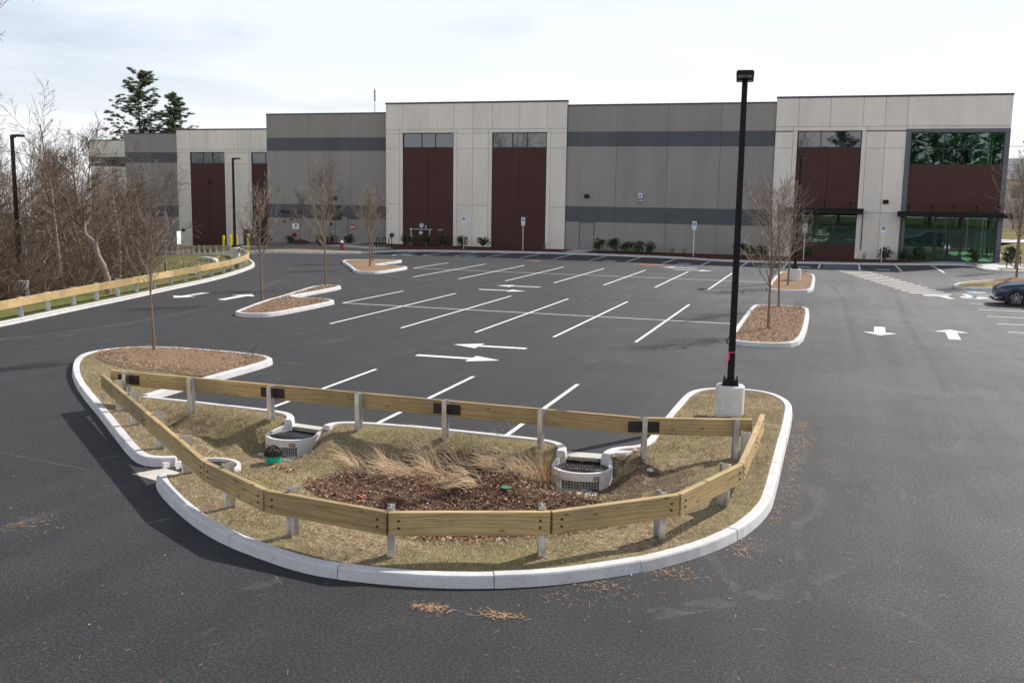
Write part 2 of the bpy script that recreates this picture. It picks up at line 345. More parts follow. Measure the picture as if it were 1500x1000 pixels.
def at_len(p,s,t):
    for i in range(len(s)-1):
        if t<=s[i+1] or i==len(s)-2:
            f=(t-s[i])/max(1e-9,s[i+1]-s[i]); a,b=p[i],p[i+1]
            return (a[0]+(b[0]-a[0])*f,a[1]+(b[1]-a[1])*f),((b[0]-a[0])/max(1e-9,s[i+1]-s[i]),(b[1]-a[1])/max(1e-9,s[i+1]-s[i]))
def offset_path(p,d,closed=False):
    # d>0: to the left of travel
    out=[];n=len(p)
    for i in range(n):
        a=p[i-1] if (i>0 or closed) else p[i]; b=p[(i+1)%n] if (i<n-1 or closed) else p[i]
        dx,dy=b[0]-a[0],b[1]-a[1]; L=math.hypot(dx,dy) or 1
        out.append((p[i][0]-dy/L*d,p[i][1]+dx/L*d))
    return out
def area(p): return .5*sum(p[i][0]*p[(i+1)%len(p)][1]-p[(i+1)%len(p)][0]*p[i][1] for i in range(len(p)))
def inside(x,y,poly):
    c=False; n=len(poly); j=n-1
    for i in range(n):
        xi,yi=poly[i]; xj,yj=poly[j]
        if (yi>y)!=(yj>y) and x<(xj-xi)*(y-yi)/(yj-yi)+xi: c=not c
        j=i
    return c
def dist_poly(x,y,poly,closed=True):
    best=1e9; n=len(poly)
    for i in range(n if closed else n-1):
        ax,ay=poly[i]; bx,by=poly[(i+1)%n]; dx,dy=bx-ax,by-ay; L=dx*dx+dy*dy or 1e-9
        t=max(0,min(1,((x-ax)*dx+(y-ay)*dy)/L)); d=math.hypot(x-ax-t*dx,y-ay-t*dy)
        if d<best: best=d
    return best
def sstep(a,b,x):
    t=max(0,min(1,(x-a)/(b-a))); return t*t*(3-2*t)
def kerb(mb,path,w=.17,h=.15,side=1,stone=2.4,closed=False,zf=None,seed=1):
    """stones along path; path is the road-side foot; side=+1: stone lies left of travel"""
    if closed: path=path+[path[0]]
    path=resample(path,.35); s=arclen(path); L=s[-1]; n=max(1,round(L/stone)); rr=random.Random(seed)
    prof=[(0,-.12),(0,0),(.018,h-.022),(.03,h-.004),(.045,h),(w-.012,h),(w,h-.012),(w,-.12)]
    cuts=[L*i/n for i in range(n+1)]
    for k in range(n):
        t0=cuts[k]+.006; t1=cuts[k+1]-.006
        ts=[t0]+[x for x in s if t0+.08<x<t1-.08]+[t1]
        dz=rr.uniform(-.004,.004); do=rr.uniform(-.004,.004)
        vs=[];fs=[]; m=len(prof)
        for t in ts:
            p,d=at_len(path,s,t); p2,d2=at_len(path,s,min(L,t+.12)); p1,d1=at_len(path,s,max(0,t-.12))
            dx,dy=p2[0]-p1[0],p2[1]-p1[1]; q=math.hypot(dx,dy) or 1; dx/=q;dy/=q
            nx,ny=-dy*side,dx*side; z0=zf(p[0],p[1]) if zf else 0
            for a,b in prof: vs.append((p[0]+nx*(a+do),p[1]+ny*(a+do),z0+b+dz))
        for i in range(len(ts)-1):
            for j in range(m-1):
                a=i*m+j; f=(a,a+m,a+m+1,a+1)
                fs.append(f if side>0 else f[::-1])
        fs.append(tuple(range(m))); e=(len(ts)-1)*m; fs.append(tuple(range(e,e+m))[::-1])
        mb.add(vs,fs)
def region(name,outer,holes,step,zf,mat,kind='structure',jit=.3,extra=None,test=None):
    """triangulated surface over outer minus holes"""
    pts=[];edges=[]
    for poly in [outer]+holes:
        b=len(pts); pts+=[Vector(p) for p in poly]; n=len(poly); edges+=[(b+i,b+(i+1)%n) for i in range(n)]
    rr=random.Random(3)
    if step:
        xs=[p[0] for p in outer]; ys=[p[1] for p in outer]
        x=min(xs)+step/2
        while x<max(xs):
            y=min(ys)+step/2
            while y<max(ys):
                px,py=x+rr.uniform(-jit,jit)*step,y+rr.uniform(-jit,jit)*step
                if inside(px,py,outer) and not any(inside(px,py,h) for h in holes) : pts.append(Vector((px,py)))
                y+=step
            x+=step
    if extra: pts+=[Vector(p) for p in extra if inside(p[0],p[1],outer) and not any(inside(p[0],p[1],h) for h in holes)]
    vo,eo,fo,_,_,_=delaunay_2d_cdt(pts,edges,[],0,1e-5)
    mb=MB(); mb.v=[(v.x,v.y,zf(v.x,v.y)) for v in vo]
    for f in fo:
        cx=sum(vo[i].x for i in f)/len(f); cy=sum(vo[i].y for i in f)/len(f)
        if not inside(cx,cy,outer) or any(inside(cx,cy,h) for h in holes): continue
        a=sum(vo[f[i]].x*vo[f[(i+1)%len(f)]].y-vo[f[(i+1)%len(f)]].x*vo[f[i]].y for i in range(len(f)))
        mb.f.append(tuple(f) if a>0 else tuple(f)[::-1]); mb.m.append(0)
    o=mb.build(name,mat,smooth=True); o['kind']=kind; return o
# ------------------------------------------------------------------ site layout (metres; x along the facade, y towards it)
K1=[(1.02,-4.22),(0.74,-4.36),(0.42,-4.36),(-0.14,-3.96),(-1.38,-2.86),(-3.01,-1.42),(-4.63,-0.02),(-6.15,1.43),(-7.07,2.45),(-7.68,3.25),(-8.07,3.95),(-8.12,4.75),(-7.78,5.41),(-7.07,5.82),(-6.25,5.96),(-4.84,5.89),(-3.73,5.71),(-3.2,5.54),(-2.86,5.2),(-2.76,4.68),(-2.75,3.84),(-2.76,2.95),(-2.79,1.33),(-2.77,-0.05)]
R1=[(-2.77,-0.12),(-1.42,-0.17),(-0.67,-0.24),(0.02,-0.3),(0.5,-0.33),(0.75,-0.38),(1.0,-0.47),(1.2,-0.66),(1.33,-0.88),(1.37,-1.05)]
R2=[(2.1,-1.2),(2.1,-1.02),(2.18,-0.84),(2.45,-0.66),(3.08,-0.56),(4.08,-0.54),(5.08,-0.58),(6.2,-0.62),(6.5,-0.67),(6.73,-0.77),(6.89,-0.94),(6.99,-1.14),(7.02,-1.4)]
R3=[(7.62,-1.3),(7.63,-1.04),(7.7,-0.84),(7.84,-0.66),(8.05,-0.52),(8.17,-0.28),(8.18,1.03),(8.19,2.22),(8.2,3.48),(8.23,4.63),(8.32,5.1),(8.48,5.4),(8.75,5.65),(9.15,5.81),(9.68,5.82),(10.1,5.62),(10.43,5.12),(10.61,4.46),(10.66,3.9),(10.67,2.47),(10.66,0.39),(10.65,-2.16),(10.63,-3.01),(10.55,-3.61),(10.45,-4.06),(10.32,-4.52),(9.98,-5.25),(9.62,-5.77),(9.27,-6.2),(8.75,-6.66),(8.28,-7.02),(7.64,-7.34),(7.07,-7.53),(6.41,-7.65),(5.75,-7.68),(5.31,-7.63),(4.74,-7.45),(3.97,-7.16),(3.29,-6.78),(2.51,-6.22),(1.8,-5.64),(1.42,-5.26),(1.33,-5.1),(1.4,-4.95),(1.62,-4.9)]
IB=[(-9.9,13.9),(-9.3,13.62),(-8.65,13.8),(-8.36,14.5),(-8.32,16),(-8.32,17.6),(-8.4,19.62),(-11.0,19.6),(-11.05,21.0),(-11.15,24.9),(-11.6,25.5),(-12.3,25.42),(-12.5,24.4),(-12.0,22.1),(-11.5,20),(-11.23,18.5),(-10.65,16.3),(-10.15,14.6)]
IC=[(-20.5,42.4),(-18.4,39.3),(-16.5,36.3),(-15.3,34.3),(-14.5,33.8),(-13.75,34.1),(-13.6,36),(-13.75,39.4),(-16.4,39.1),(-16.55,41),(-16.55,44.2),(-17.2,44.6),(-18.3,44.35),(-19.6,43.6)]
ID=[(8.12,25.1),(8.14,20.07),(8.16,17.7),(8.17,14.6),(8.4,13.95),(9.09,13.72),(10.1,14.0),(10.5,14.9),(10.58,18.66),(10.53,24.6),(10.3,25.4),(9.7,25.65),(8.7,25.67),(8.3,25.55)]
IE=[(8.08,46.2),(8.11,38.4),(8.12,34.2),(8.5,33.5),(9.3,33.45),(10.1,33.75),(10.42,34.6),(10.44,38.07),(10.38,44.6),(10.0,46.2),(9.25,46.9),(8.47,46.9)]
IF=[(34,40.2),(21,40.1),(19.5,39.95),(18.5,39.75),(17.95,39.95),(17.62,40.6),(17.7,41.6),(18.2,43.3),(19.2,44.9),(20.8,46.9),(22.3,48.1),(25,49.4),(28,50),(34,50)]
FK=[(-64,75.5),(-58.64,71.0),(-48.87,63.1),(-40.67,55.84),(-36.3,51.3),(-33.2,49.2),(-30.5,48.8),(-28,49.0),(-26,49.7),(-24.3,51),(-23.3,52.9),(-22.9,54.8),(-21.5,56.6),(-16.4,58.6),(-11.05,59.9),(-8.09,59.9),(-5.22,59.7),(-2.48,59.5),(0.24,59.0),(1.97,58.0),(3.6,57.3),(5.55,57.5),(10.38,58.3),(14.67,59.6),(17,60.8),(19.8,62.2),(20.9,62.1),(21.1,60.6),(21.1,57.0),(21.5,55.9),(22.6,55.6),(34,57.2),(60,62)]
LK=[(-14.6,-60),(-14.3,-10),(-14.25,0.6),(-14.4,4.2),(-14.95,7.9),(-15.4,9.9),(-16.0,12.4),(-16.5,14.6),(-17.1,17.3),(-17.9,20.4),(-18.9,24.9),(-20.2,29.2),(-21.5,32.6),(-22.5,35.0),(-23.7,37.1),(-25.6,39.6),(-27.3,41.7),(-29.0,43.5),(-30.7,45.2),(-34.8,48.6),(-43.5,56),(-52.7,63.4),(-62,71.2)]
def zr(x,y=0): return -.07*max(0,-29.5-x) if y>30 else 0
IB=chaikin(IB,2,True); IC=chaikin(IC,2,True); ID=chaikin(ID,1,True); IE=chaikin(IE,1,True); IF=chaikin(IF,1,True)
K1s=chaikin(K1,1); R1s=chaikin(R1,1); R2s=chaikin(R2,1); R3s=chaikin(R3,1); FKs=chaikin(FK,1); LKs=chaikin(LK,2)
MAIN=K1s+R1s+R2s+R3s
ASPH=[(60,-60)]+[(60,61)]+FKs[::-1][1:]+LKs[::-1]
if area(ASPH)<0: ASPH=ASPH[::-1]

INLETS=[dict(c=(1.70,-1.00),a=-8,L=.98),dict(c=(7.33,-1.15),a=6,L=1.02),dict(c=(1.30,-4.50),a=163,L=1.10)]   # mouth centre, turn, length
def inlet_local(x,y,I):
    a=R(I['a']); dx,dy=x-I['c'][0],y-I['c'][1]
    return dx*math.cos(a)+dy*math.sin(a),-dx*math.sin(a)+dy*math.cos(a)
def inlet_world(lx,ly,I):
    a=R(I['a']); return (I['c'][0]+lx*math.cos(a)-ly*math.sin(a),I['c'][1]+lx*math.sin(a)+ly*math.cos(a))
def inlet_ring(I,off,n=28,W0=.42,W1=.53):
    LN=I['L']; ry=.50
    out=[((W1-off)*math.cos(math.pi*i/n),-(LN-ry)-(ry-off)*math.sin(math.pi*i/n)) for i in range(n+1)]
    return [(W0-off+.02,.02)]+out+[(-W0+off-.02,.02)]
def h_main(x,y):
    if x<-2.2 and y>-.3: return .12
    d=dist_poly(x,y,MAIN)
    z=.125-.47*(sstep(.5,1.75,d) if y>-2.6 else sstep(.95,2.7,d))
    z+=.02*math.sin(x*2.1+y)*math.sin(y*2.7-x*.6)
    if x>8.0 and x<9.6: z=max(z,.125-.4*sstep(9.6,7.9,x))
    elif x>=9.6: z=.125
    for I in INLETS:
        lx,ly=inlet_local(x,y,I)
        k=sstep(1.15,.45,abs(lx))*sstep(-.15,-.75,ly)*sstep(-2.4,-1.1,ly)
        z=z*(1-k)+min(z,-.33)*k
        if z>.0 and abs(lx)<.75 and -.6<ly<0: z-= .06
    if z<.11: z+=rn(x,y)*.018
    return z
def rn(x,y): return math.sin(x*13.1+y*7.7)*math.sin(y*17.3-x*5.1)
def h_out(x,y):
    """land outside the paving"""
    if x<-14 and dist_poly(x,y,LKs,False)<dist_poly(x,y,FKs,False):
        d=dist_poly(x,y,LKs,False); e=zr(x,y)+.12
        k=sstep(24,33,y)
        return (e-2.3*sstep(2.2,9,d))*(1-k)+(e-.9*sstep(1.6,8,d)-1.2*sstep(8,20,d))*k
    if y>44 and x<-26:
        d=dist_poly(x,y,FKs,False); t=sstep(0,5,d)
        z=.13+zr(x,y)*(1-.55*t*sstep(-46,-42,x))
        return z-1.6*sstep(68,80,y)*sstep(-40,-44,x)
    if x>24 and y>66: return .12+1.6*sstep(70,110,y)*1.0
    return .12
region('asphalt_ground',ASPH,[MAIN,IB,IC,ID,IE,IF],6.0,zr,'asphalt')
# the land around: green verge left, lawn right
big=[(-420,-200),(420,-200),(420,520),(-420,520)]
extra=[(x*1.0,y*1.0) for x in range(-400,401,40) for y in range(-180,501,40)]+[(-60+i*1.7,-20+j*1.7) for i in range(28) for j in range(70)]+[(-60+i*4,30+j*4) for i in range(35) for j in range(20)]
land=region('grass_ground',big,[ASPH],None,h_out,'lawn',extra=extra)
# kerbs
def kobj(name,paths,side=1,**k):
    mb=MB()
    for p in paths:
        if isinstance(p,tuple): kerb(mb,p[0],side=p[1],**k)
        else: kerb(mb,p,side=side,**k)
    return structure(name,mb,'kerb')
def ccw(p): return p if area(p)>0 else p[::-1]
sd=1 if area(MAIN)>0 else -1
kobj('main_island_kerb',[(K1s,sd),(R1s,sd),(R2s,sd),(R3s,sd)],stone=1.9)
for nm,pl in (('front_left_island_kerb',IB),('far_left_island_kerb',IC),('middle_island_kerb',ID),('far_island_kerb',IE),('right_island_kerb',IF)):
    kobj(nm,[ccw(pl)],closed=True)
kobj('building_kerb',[FKs],side=1,zf=zr)
kobj('left_road_kerb',[LKs],side=1,zf=zr)
# planting surfaces
def flat_in(name,poly,z,mat,step=.8,hump=None):
    p=ccw(poly); q=offset_path(p,.06,True)
    return region(name,q,[],step,lambda x,y:z+.025*min(1,dist_poly(x,y,q)/.4)+.02*rn(x*.3,y*.3)+(hump(x,y) if hump else 0),mat)
flat_in('left_island_mulch',IB,.115,'mulch'); flat_in('far_left_island_mulch',IC,.115,'mulch')
flat_in('middle_island_mulch',ID,.115,'mulch',hump=lambda x,y:.07*math.exp(-((x-9.3)**2+(y-17.3)**2)/.35)); flat_in('far_island_mulch',IE,.115,'mulch')
flat_in('right_island_grass',IF,.115,'turf')
# rain garden surface
Mi=offset_path(ccw(MAIN),.05,True)
MULCHTIP=[(-8.2,4.2),(-6.9,3.35),(-5.6,2.75),(-4.2,2.3),(-2.7,2.05),(-2.7,6.3),(-8.3,6.3)]
HOLES=[[inlet_world(lx,ly,I) for lx,ly in ([(.43,.3)]+inlet_ring(I,.03)[0:]+[(-.43,.3)])] for I in INLETS]
region('rain_garden_ground',Mi,HOLES,.2,h_main,'turf',jit=.25)
tip=[p for p in offset_path(ccw(MAIN),.10,True) if p[1]>2.3 and p[0]<-2.0]
tip=tip+[(-2.95,1.75),(-4.6,2.0),(-5.9,2.5)] if tip[0][0]>tip[-1][0] and False else tip
def blob(cx,cy,rx,ry,rot,n=48,seed=1,am=.12):
    rr=random.Random(seed); ph=[rr.uniform(0,6.28) for _ in range(5)]; out=[]
    for i in range(n):
        t=2*math.pi*i/n; k=1+am*sum(math.sin((j+2)*t+ph[j])/(j+1.5) for j in range(5))
        a,b=rx*k*math.cos(t),ry*k*math.sin(t); c,s=math.cos(rot),math.sin(rot)
        out.append((cx+a*c-b*s,cy+a*s+b*c))
    return out
MBED=chaikin([(3.2,-4.0),(3.12,-3.3),(3.5,-2.7),(3.75,-2.1),(4.3,-1.7),(5.0,-1.5),(6.0,-1.5),(6.5,-1.9),(6.75,-2.5),(7.4,-2.6),(7.95,-2.75),(8.2,-3.2),(8.05,-3.8),(7.75,-4.6),(7.3,-4.96),(6.6,-5.1),(5.9,-5.0),(5.1,-4.8),(4.2,-4.55)],2,True)
region('rain_garden_mulch',MBED,[],.2,lambda x,y:h_main(x,y)-.01+.045*min(1,dist_poly(x,y,MBED)/.35)+.015*rn(x*2,y*2),'darkmulch',jit=.3)
LEAFBED=blob(6.95,-5.25,1.15,.30,R(14),seed=9,am=.2)
SOILP=[blob(8.65,-2.3,.95,1.25,R(10),seed=5,am=.2)]
for i,sp in enumerate(SOILP):
    region('bare_soil',sp,[],.2,lambda x,y:h_main(x,y)-.008+.025*min(1,dist_poly(x,y,sp)/.3),'soil',jit=.3)
TIPM=[(-7.95,4.3),(-7.9,4.9),(-7.55,5.35),(-6.95,5.68),(-6.2,5.8),(-4.84,5.73),(-3.8,5.56),(-3.2,5.36),(-2.98,5.1),(-2.9,4.6),(-2.9,2.3),(-3.6,2.35),(-4.4,2.6),(-5.5,2.55),(-6.3,2.95),(-7.2,3.5)]
region('island_tip_mulch',TIPM,[],.3,lambda x,y:.135+.05*min(1,dist_poly(x,y,TIPM)/.5)+.015*rn(x,y),'mulch',jit=.3)
# concrete aprons at the three kerb cuts
for I,(w0,w1,d0,d1) in zip(INLETS,((-.36,.36,-.02,.22),(-.31,.31,-.02,.32),(-.40,.40,.0,.52))):
    mb=MB(); a=R(I['a']); 
    def W(lx,ly): return (I['c'][0]+lx*math.cos(a)-ly*math.sin(a),I['c'][1]+lx*math.sin(a)+ly*math.cos(a))
    w2=w1+.12; poly=[W(w0,d0),W(w1,d0),W(w2,d1),W(w0-.12,d1)]
    mb.prism(poly,-.2,.006); structure('concrete_apron',mb,'apron')
# walkway strip, beds and shoulder along the facade
walk=[(19.3,64.52),(17.4,61.6),(19.7,62.45),(21.25,62.4),(21.3,61),(21.3,57.2),(21.7,56.1),(22.6,55.8),(33.8,57.4),(40,60),(40,64.52)]
def strip(name,pts,mat,z): 
    pts=pts if area(pts)>0 else pts[::-1]
    return region(name,pts,[],None if name=='woodland_floor' else 1.2,lambda x,y:z+(h_out(x,y)-.13 if x<-29.5 else 0),mat)
FKi=offset_path(FKs,.16); 
bed=[p for p in FKi if -40<p[0]<17.2]
strip('facade_bed_mulch',[p for p in bed if p[0]>-23]+[(17.2,64.55),(-27.45,64.55),(-27.55,66.4),(-38,66.4),(-38,64.2),(-26,62)],'redmulch',.155)
strip('dormant_verge',[p for p in FKi if -41.5<p[0]<-23.2]+[(-22.95,56.4),(-26,62),(-30.2,63.5),(-38,64.1),(-42,60)],'verge',.165)
strip('walkway',walk,'walk',.156)
strip('door_walk',[(-30.7,66.3),(-30.7,58.4),(-24.2,55.2),(-23.5,57),(-28.0,59.4),(-29.3,60.2),(-29.3,66.3)],'walk',.185)
strip('step_pad',[(-9.7,64.5),(-9.7,60.1),(-7.9,60.1),(-7.9,64.5)],'walk',.185)
strip('right_verge',[(22.2,56.4),(34,58),(34,59),(22.3,58.4)],'turf',.17)
# the building's shadow, painted as darker asphalt over the stalls along it
sp=[p for p in offset_path(FKs,-.0) if -22.6<p[0]<21]
structure('building_shadow_strip',(lambda mb:(mb.quad([(x,y,.004) for x,y in ([(sp[0][0],52.9)]+[(sp[-1][0],53.6)]+sp[::-1])]),mb)[1])(MB()),'patch')

# ------------------------------------------------------------------ painted markings
mk=MB()
def line(x0,y0,x1,y1,w=.10,z=.005,mb=None):
    dx,dy=x1-x0,y1-y0; L=math.hypot(dx,dy); nx,ny=-dy/L*w/2,dx/L*w/2
    (mb or mk).quad([(x0+nx,y0+ny,z),(x0-nx,y0-ny,z),(x1-nx,y1-ny,z),(x1+nx,y1+ny,z)])
def arrow(tx,ty,bx,by,sw=.26,hw=1.0,hl=.85,z=.005):
    d=Vector((bx-tx,by-ty)); L=d.length; d/=L; n=Vector((-d.y,d.x)); t=Vector((tx,ty)); h=t+d*hl; b=Vector((bx,by))
    mk.quad([(*t,z),(*(h+n*hw/2),z),(*(h+n*sw/2),z),(*(h-n*sw/2),z),(*(h-n*hw/2),z)])
    mk.quad([(*(h+n*sw/2),z),(*(b+n*sw/2),z),(*(b-n*sw/2),z),(*(h-n*sw/2),z)])
s=2.74
for i in range(3): line(s*i+.02,-.3+(.0 if i==0 else -.22),s*i,5.53)
for i in range(5): line(-5.53+s*i,13.28,-5.53+s*i,25.57)
line(-8.3,19.55,-8.3+.1,25.5,.1); line(-8.3,19.5,8.1,19.42,z=.0075)
for i in range(7): line(-11.12+s*i,33.32,-11.12+s*i,45.6)
line(-13.8,39.5,-13.8,45.4); line(-13.8,39.5,8.1,39.45,z=.0075)
for x0,y0,x1,y1 in [(-20.6,51.0,-21.1,56.9),(-18.4,51.8,-18.6,57.6),(-16.1,52.5,-16.35,58.4),(-13.6,52.8,-13.75,59.1),(-11.1,53.2,-11.3,59.6),(-8.5,53.2,-8.8,59.8),(-5.7,52.9,-5.8,59.6),(-2.9,52.7,-3.05,59.3),(-.25,52.7,-.2,58.9),(2.55,52.2,2.6,57.5),(5.25,52.4,5.3,57.3),(8.1,52.5,8.15,57.8),(10.4,53.2,10.45,58.1),(13.1,52.8,13.15,59.0),(15.75,53,15.7,59.9),(18.4,53.4,18.3,61.4)]: line(x0,y0,x1,y1,.12,z=.0075)
for q in range(6): line(10.7,54.2+q*.75,13.0,54.2+q*.75,.09,z=.0105)
arrow(.27,10.45,2.6,10.55); arrow(2.55,8.15,.04,8.1); arrow(-5.2,30.5,-2.85,30.6); arrow(-2.85,28.1,-5.25,28.0)
arrow(-15.75,18.2,-15.85,20.7,.38,1.15,.8); arrow(-13.65,21.0,-13.5,18.4,.38,1.15,.8)
arrow(13.0,18.4,13.08,20.85,.38,1.15,.75); arrow(15.5,21.1,15.38,18.35,.38,1.15,.75)
arrow(.3,49.1,2.7,48.9); arrow(4.0,46.9,1.4,47.1); 
line(15.7,35.4,16.9,35.5,.5); line(16.5,35.3,16.9,34.0,.3); line(17.4,35.2,18.6,35.3,.6); line(17.75,36.8,18.2,34.3,.25)
for y in (21.3,23.9,26.5,29.2,31.9,34.5,37.1): line(17.45,y,31,y+.25,.11)
for q in range(4): line(18.3,34.7+q*.6,22,34.75+q*.6,.09)
strip('woodland_floor',[(-120,-190),(120,-190),(120,-60.5),(-120,-60.5)],'forest',.16)
structure('pavement_markings',mk,'white')
mb=MB()
for i in range(14):
    t=i/13; x=11.5+3.6*t; y=52.4-15.9*t; line(x,y,x+2.05,y+.02,.5,.005,mb)
structure('crosswalk',mb,'fadedpaint')
mb=MB()
for pts,wd in (([(11.1,4.2),(11.4,2.2),(11.9,0),(12.3,-2.2),(12.45,-3.9)],.16),([(12.9,3.2),(13.3,1.2),(13.6,-.8),(13.75,-2.3)],.2),([(10.95,.8),(11.05,-1.2),(10.95,-3.2),(11.1,-4.9),(11.2,-6.4)],.14),([(11.3,.2),(11.9,-1.6),(12.1,-4.1),(11.2,-6.0),(9.6,-7.4)],.3),([(-17,40),(-13,33),(-6,31.2),(4,30.6)],.2),([(-15.5,38),(-12,32),(-5,29.8),(5,29.4)],.2),([(12.3,12),(12.0,22),(11.9,32),(11.2,40)],.25),([(14.2,8),(14.1,22),(14.4,34)],.25),([(-12.5,6),(-11.5,12),(-13.5,20),(-16.5,28)],.22)):
    pp=chaikin(pts,3)
    for a,b in zip(pp,pp[1:]): line(a[0],a[1],b[0],b[1],wd,.0035,mb)
structure('tyre_tracks',mb,'tyretrack')
mb=MB()
for x,y in [(-19.8,52.2),(-15.0,53.3),(-4.3,53.6),(1.2,53.4),(6.7,53.9),(9.4,54.4),(14.6,54.3),(18.5,38.3),(19.3,35.7)]:
    mb.box(x-.45,x+.45,y-.45,y+.45,.002,.009)
structure('blue_stall_markings',mb,'blueground')
mb=MB()
for x,y in [(-19.8,52.2),(-15.0,53.3),(-4.3,53.6),(1.2,53.4),(6.7,53.9),(9.4,54.4),(14.6,54.3),(18.5,38.3),(19.3,35.7)]:
    for k in range(10):
        a0=R(200+k*28); a1=R(228+k*28); line(x+.22*math.cos(a0),y-.08+.22*math.sin(a0),x+.22*math.cos(a1),y-.08+.22*math.sin(a1),.06,.012,mb)
    line(x-.02,y-.05,x-.02,y+.28,.07,.012,mb); line(x-.02,y+.02,x+.2,y+.02,.06,.012,mb); mb.box(x-.08,x+.04,y+.3,y+.4,.009,.012)
structure('wheelchair_symbols',mb,'white')
mb=MB(); mb.box(-1.6,.1,50.6,51.3,.002,.010); mb.box(-9.5,-8.8,50.4,50.9,.002,.010); structure('rust_stained_patch',mb,'rust')
# pale construction seams in the asphalt
mb=MB()
for pts in ([(-14.0,2.0),(-8.6,8.0),(-3,15.0)],[(-2.8,5.6),(2,5.5),(8.1,5.45)],[(-13.3,-3.2),(-6,-4.0),(-.2,-4.9)],[(-13,26.5),(-15,33.2)],[(-24,38.5),(-16,47),(-9,50.6),(6,50.4)],[(-13,27),(-14.2,31)]):
    pts=chaikin(pts,2)
    for a,b in zip(pts,pts[1:]): line(a[0],a[1],b[0],b[1],.022,.003,mb)
structure('pavement_seams',mb,plain('seam_dust',(.085,.084,.082),.9,0,.4,3))
# ------------------------------------------------------------------ timber guardrails
def ibeam(mb,h0=-.15,h1=.84,w=.088,d=.15,t=.009):
    mb.box(-w/2,w/2,-d/2,-d/2+t,h0,h1); mb.box(-w/2,w/2,d/2-t,d/2,h0,h1); mb.box(-t/2,t/2,-d/2+t,d/2-t,h0,h1)
def proj_path(path,p):
    best=None
    for a,b in zip(path,path[1:]):
        dx,dy=b[0]-a[0],b[1]-a[1]; L=dx*dx+dy*dy; t=max(0,min(1,((p[0]-a[0])*dx+(p[1]-a[1])*dy)/L))
        q=(a[0]+dx*t,a[1]+dy*t); e=math.dist(q,p)
        if best is None or e<best[0]: best=(e,q,(dx/math.sqrt(L),dy/math.sqrt(L)))
    return best[1],best[2]
GR=random.Random(5)
def guardrail(label,face,posts,side,zt=.80,hgt=.295,th=.09,zg=None,splices=(),group=None,detail=True,poff=.075,ends=(),ph=.84):
    """face: beam front line (joint points); posts on the other side of the beam. side=+1: posts left of travel"""
    root=thing('timber_guardrail',label,'guardrail',(face[0][0],face[0][1],0))
    ox,oy=face[0]
    zg=zg or (lambda x,y:0.0)
    for i,(a,b) in enumerate(zip(face,face[1:])):
        dx,dy=b[0]-a[0],b[1]-a[1]; L=math.hypot(dx,dy); an=math.atan2(dy,dx); nx,ny=-dy/L*side,dx/L*side
        mb=MB(); e=.018 if detail else .008; s_=side
        y0,y1=(0,th) if s_>0 else (-th,0)
        c=.008
        # beam with eased edges along x
        prof=[(y0+c,-hgt),(y1-c,-hgt),(y1,-hgt+c),(y1,-c),(y1-c,0),(y0+c,0),(y0,-c),(y0,-hgt+c)]
        n=8; vs=[(e,p,q) for p,q in prof]+[(L-e,p,q) for p,q in prof]
        fs=[tuple(range(8))[::-1],tuple(range(8,16))]+[(k,(k+1)%8,8+(k+1)%8,8+k) for k in range(8)]
        mb.add(vs,fs)
        if detail:
            yf=y0 if s_>0 else y1
            for bx in (.14,.27,L-.27,L-.14):
                if bx in (.27,L-.27) and i%2: continue
                for bz in (-.105,-.195):
                    if bx in(.27,L-.27): continue
                    mb.tube([(bx,yf-.010*s_,bz),(bx,yf+.004*s_,bz)],.016,8,1)
        z0=zg(*a); z1=zg(*b)
        o=mb.build('beam',['wood','bolt'],root); o.location=(a[0]-ox,a[1]-oy,zt+z0); o.rotation_euler=(0,-math.atan2(z1-z0,L),an)
    for p in posts:
        q,d=proj_path(face,p); nx,ny=-d[1]*side,d[0]*side; k=th+poff+.002
        mb=MB(); ibeam(mb,h1=ph); o=mb.build('post','galv',root)
        o.location=(q[0]+nx*k-ox,q[1]+ny*k-oy,zg(*q)+GR.uniform(-.015,.015)); o.rotation_euler=(0,0,math.atan2(d[1],d[0])+GR.uniform(-.03,.03))
        if p in splices:
            mb=MB(); mb.box(-.27,.27,-.012*0-.006,.006,-.19,0)
            o2=mb.build('splice_plate','plate',root); kk=th+.006
            o2.location=(q[0]+nx*kk-ox,q[1]+ny*kk-oy,zt-.06); o2.rotation_euler=(0,0,math.atan2(d[1],d[0]))
    return root
def sc(p,k=1.0135): return (11.27+(p[0]-11.27)*k,-17.755+(p[1]+17.755)*k)
FJ=[sc(p,1.0324) for p in [(-2.75,-1.53),(0.29,-4.06),(3.15,-6.43),(4.63,-7.28),(6.46,-7.54),(8.28,-6.84),(9.62,-5.57),(10.25,-3.76),(10.29,-1.83),(10.31,-0.25)]]
FP=[(-2.35,-1.6),(-1.25,-2.5),(0.21,-3.85),(1.65,-5.05),(3.25,-6.3),(4.72,-7.2),(6.40,-7.35),(8.17,-6.75),(9.55,-5.45),(10.2,-3.6),(10.28,-1.45)]
guardrail('timber guardrail curving along the front kerb of the planted island',FJ,FP,+1,zt=.73,ph=.77)
RJ=[sc(p) for p in [(-2.88,-1.0),(-0.89,-1.04),(0.94,-1.10),(2.77,-1.16),(4.63,-1.22),(6.47,-1.28),(8.31,-1.30),(10.12,-0.72)]]
RJ=[RJ[0],RJ[2],RJ[4],RJ[6],RJ[7]]
RP=[(-2.6,-.9),(-0.98,-.75),(0.9,-.8),(2.85,-1.0),(4.65,-1.1),(6.5,-1.1),(8.32,-1.1),(9.85,-.7)]
guardrail('straight timber guardrail across the rear of the planted island, facing the parking stalls',RJ,RP,-1,splices=[RP[0],RP[2],RP[4],RP[6]],detail=False,ph=.82)
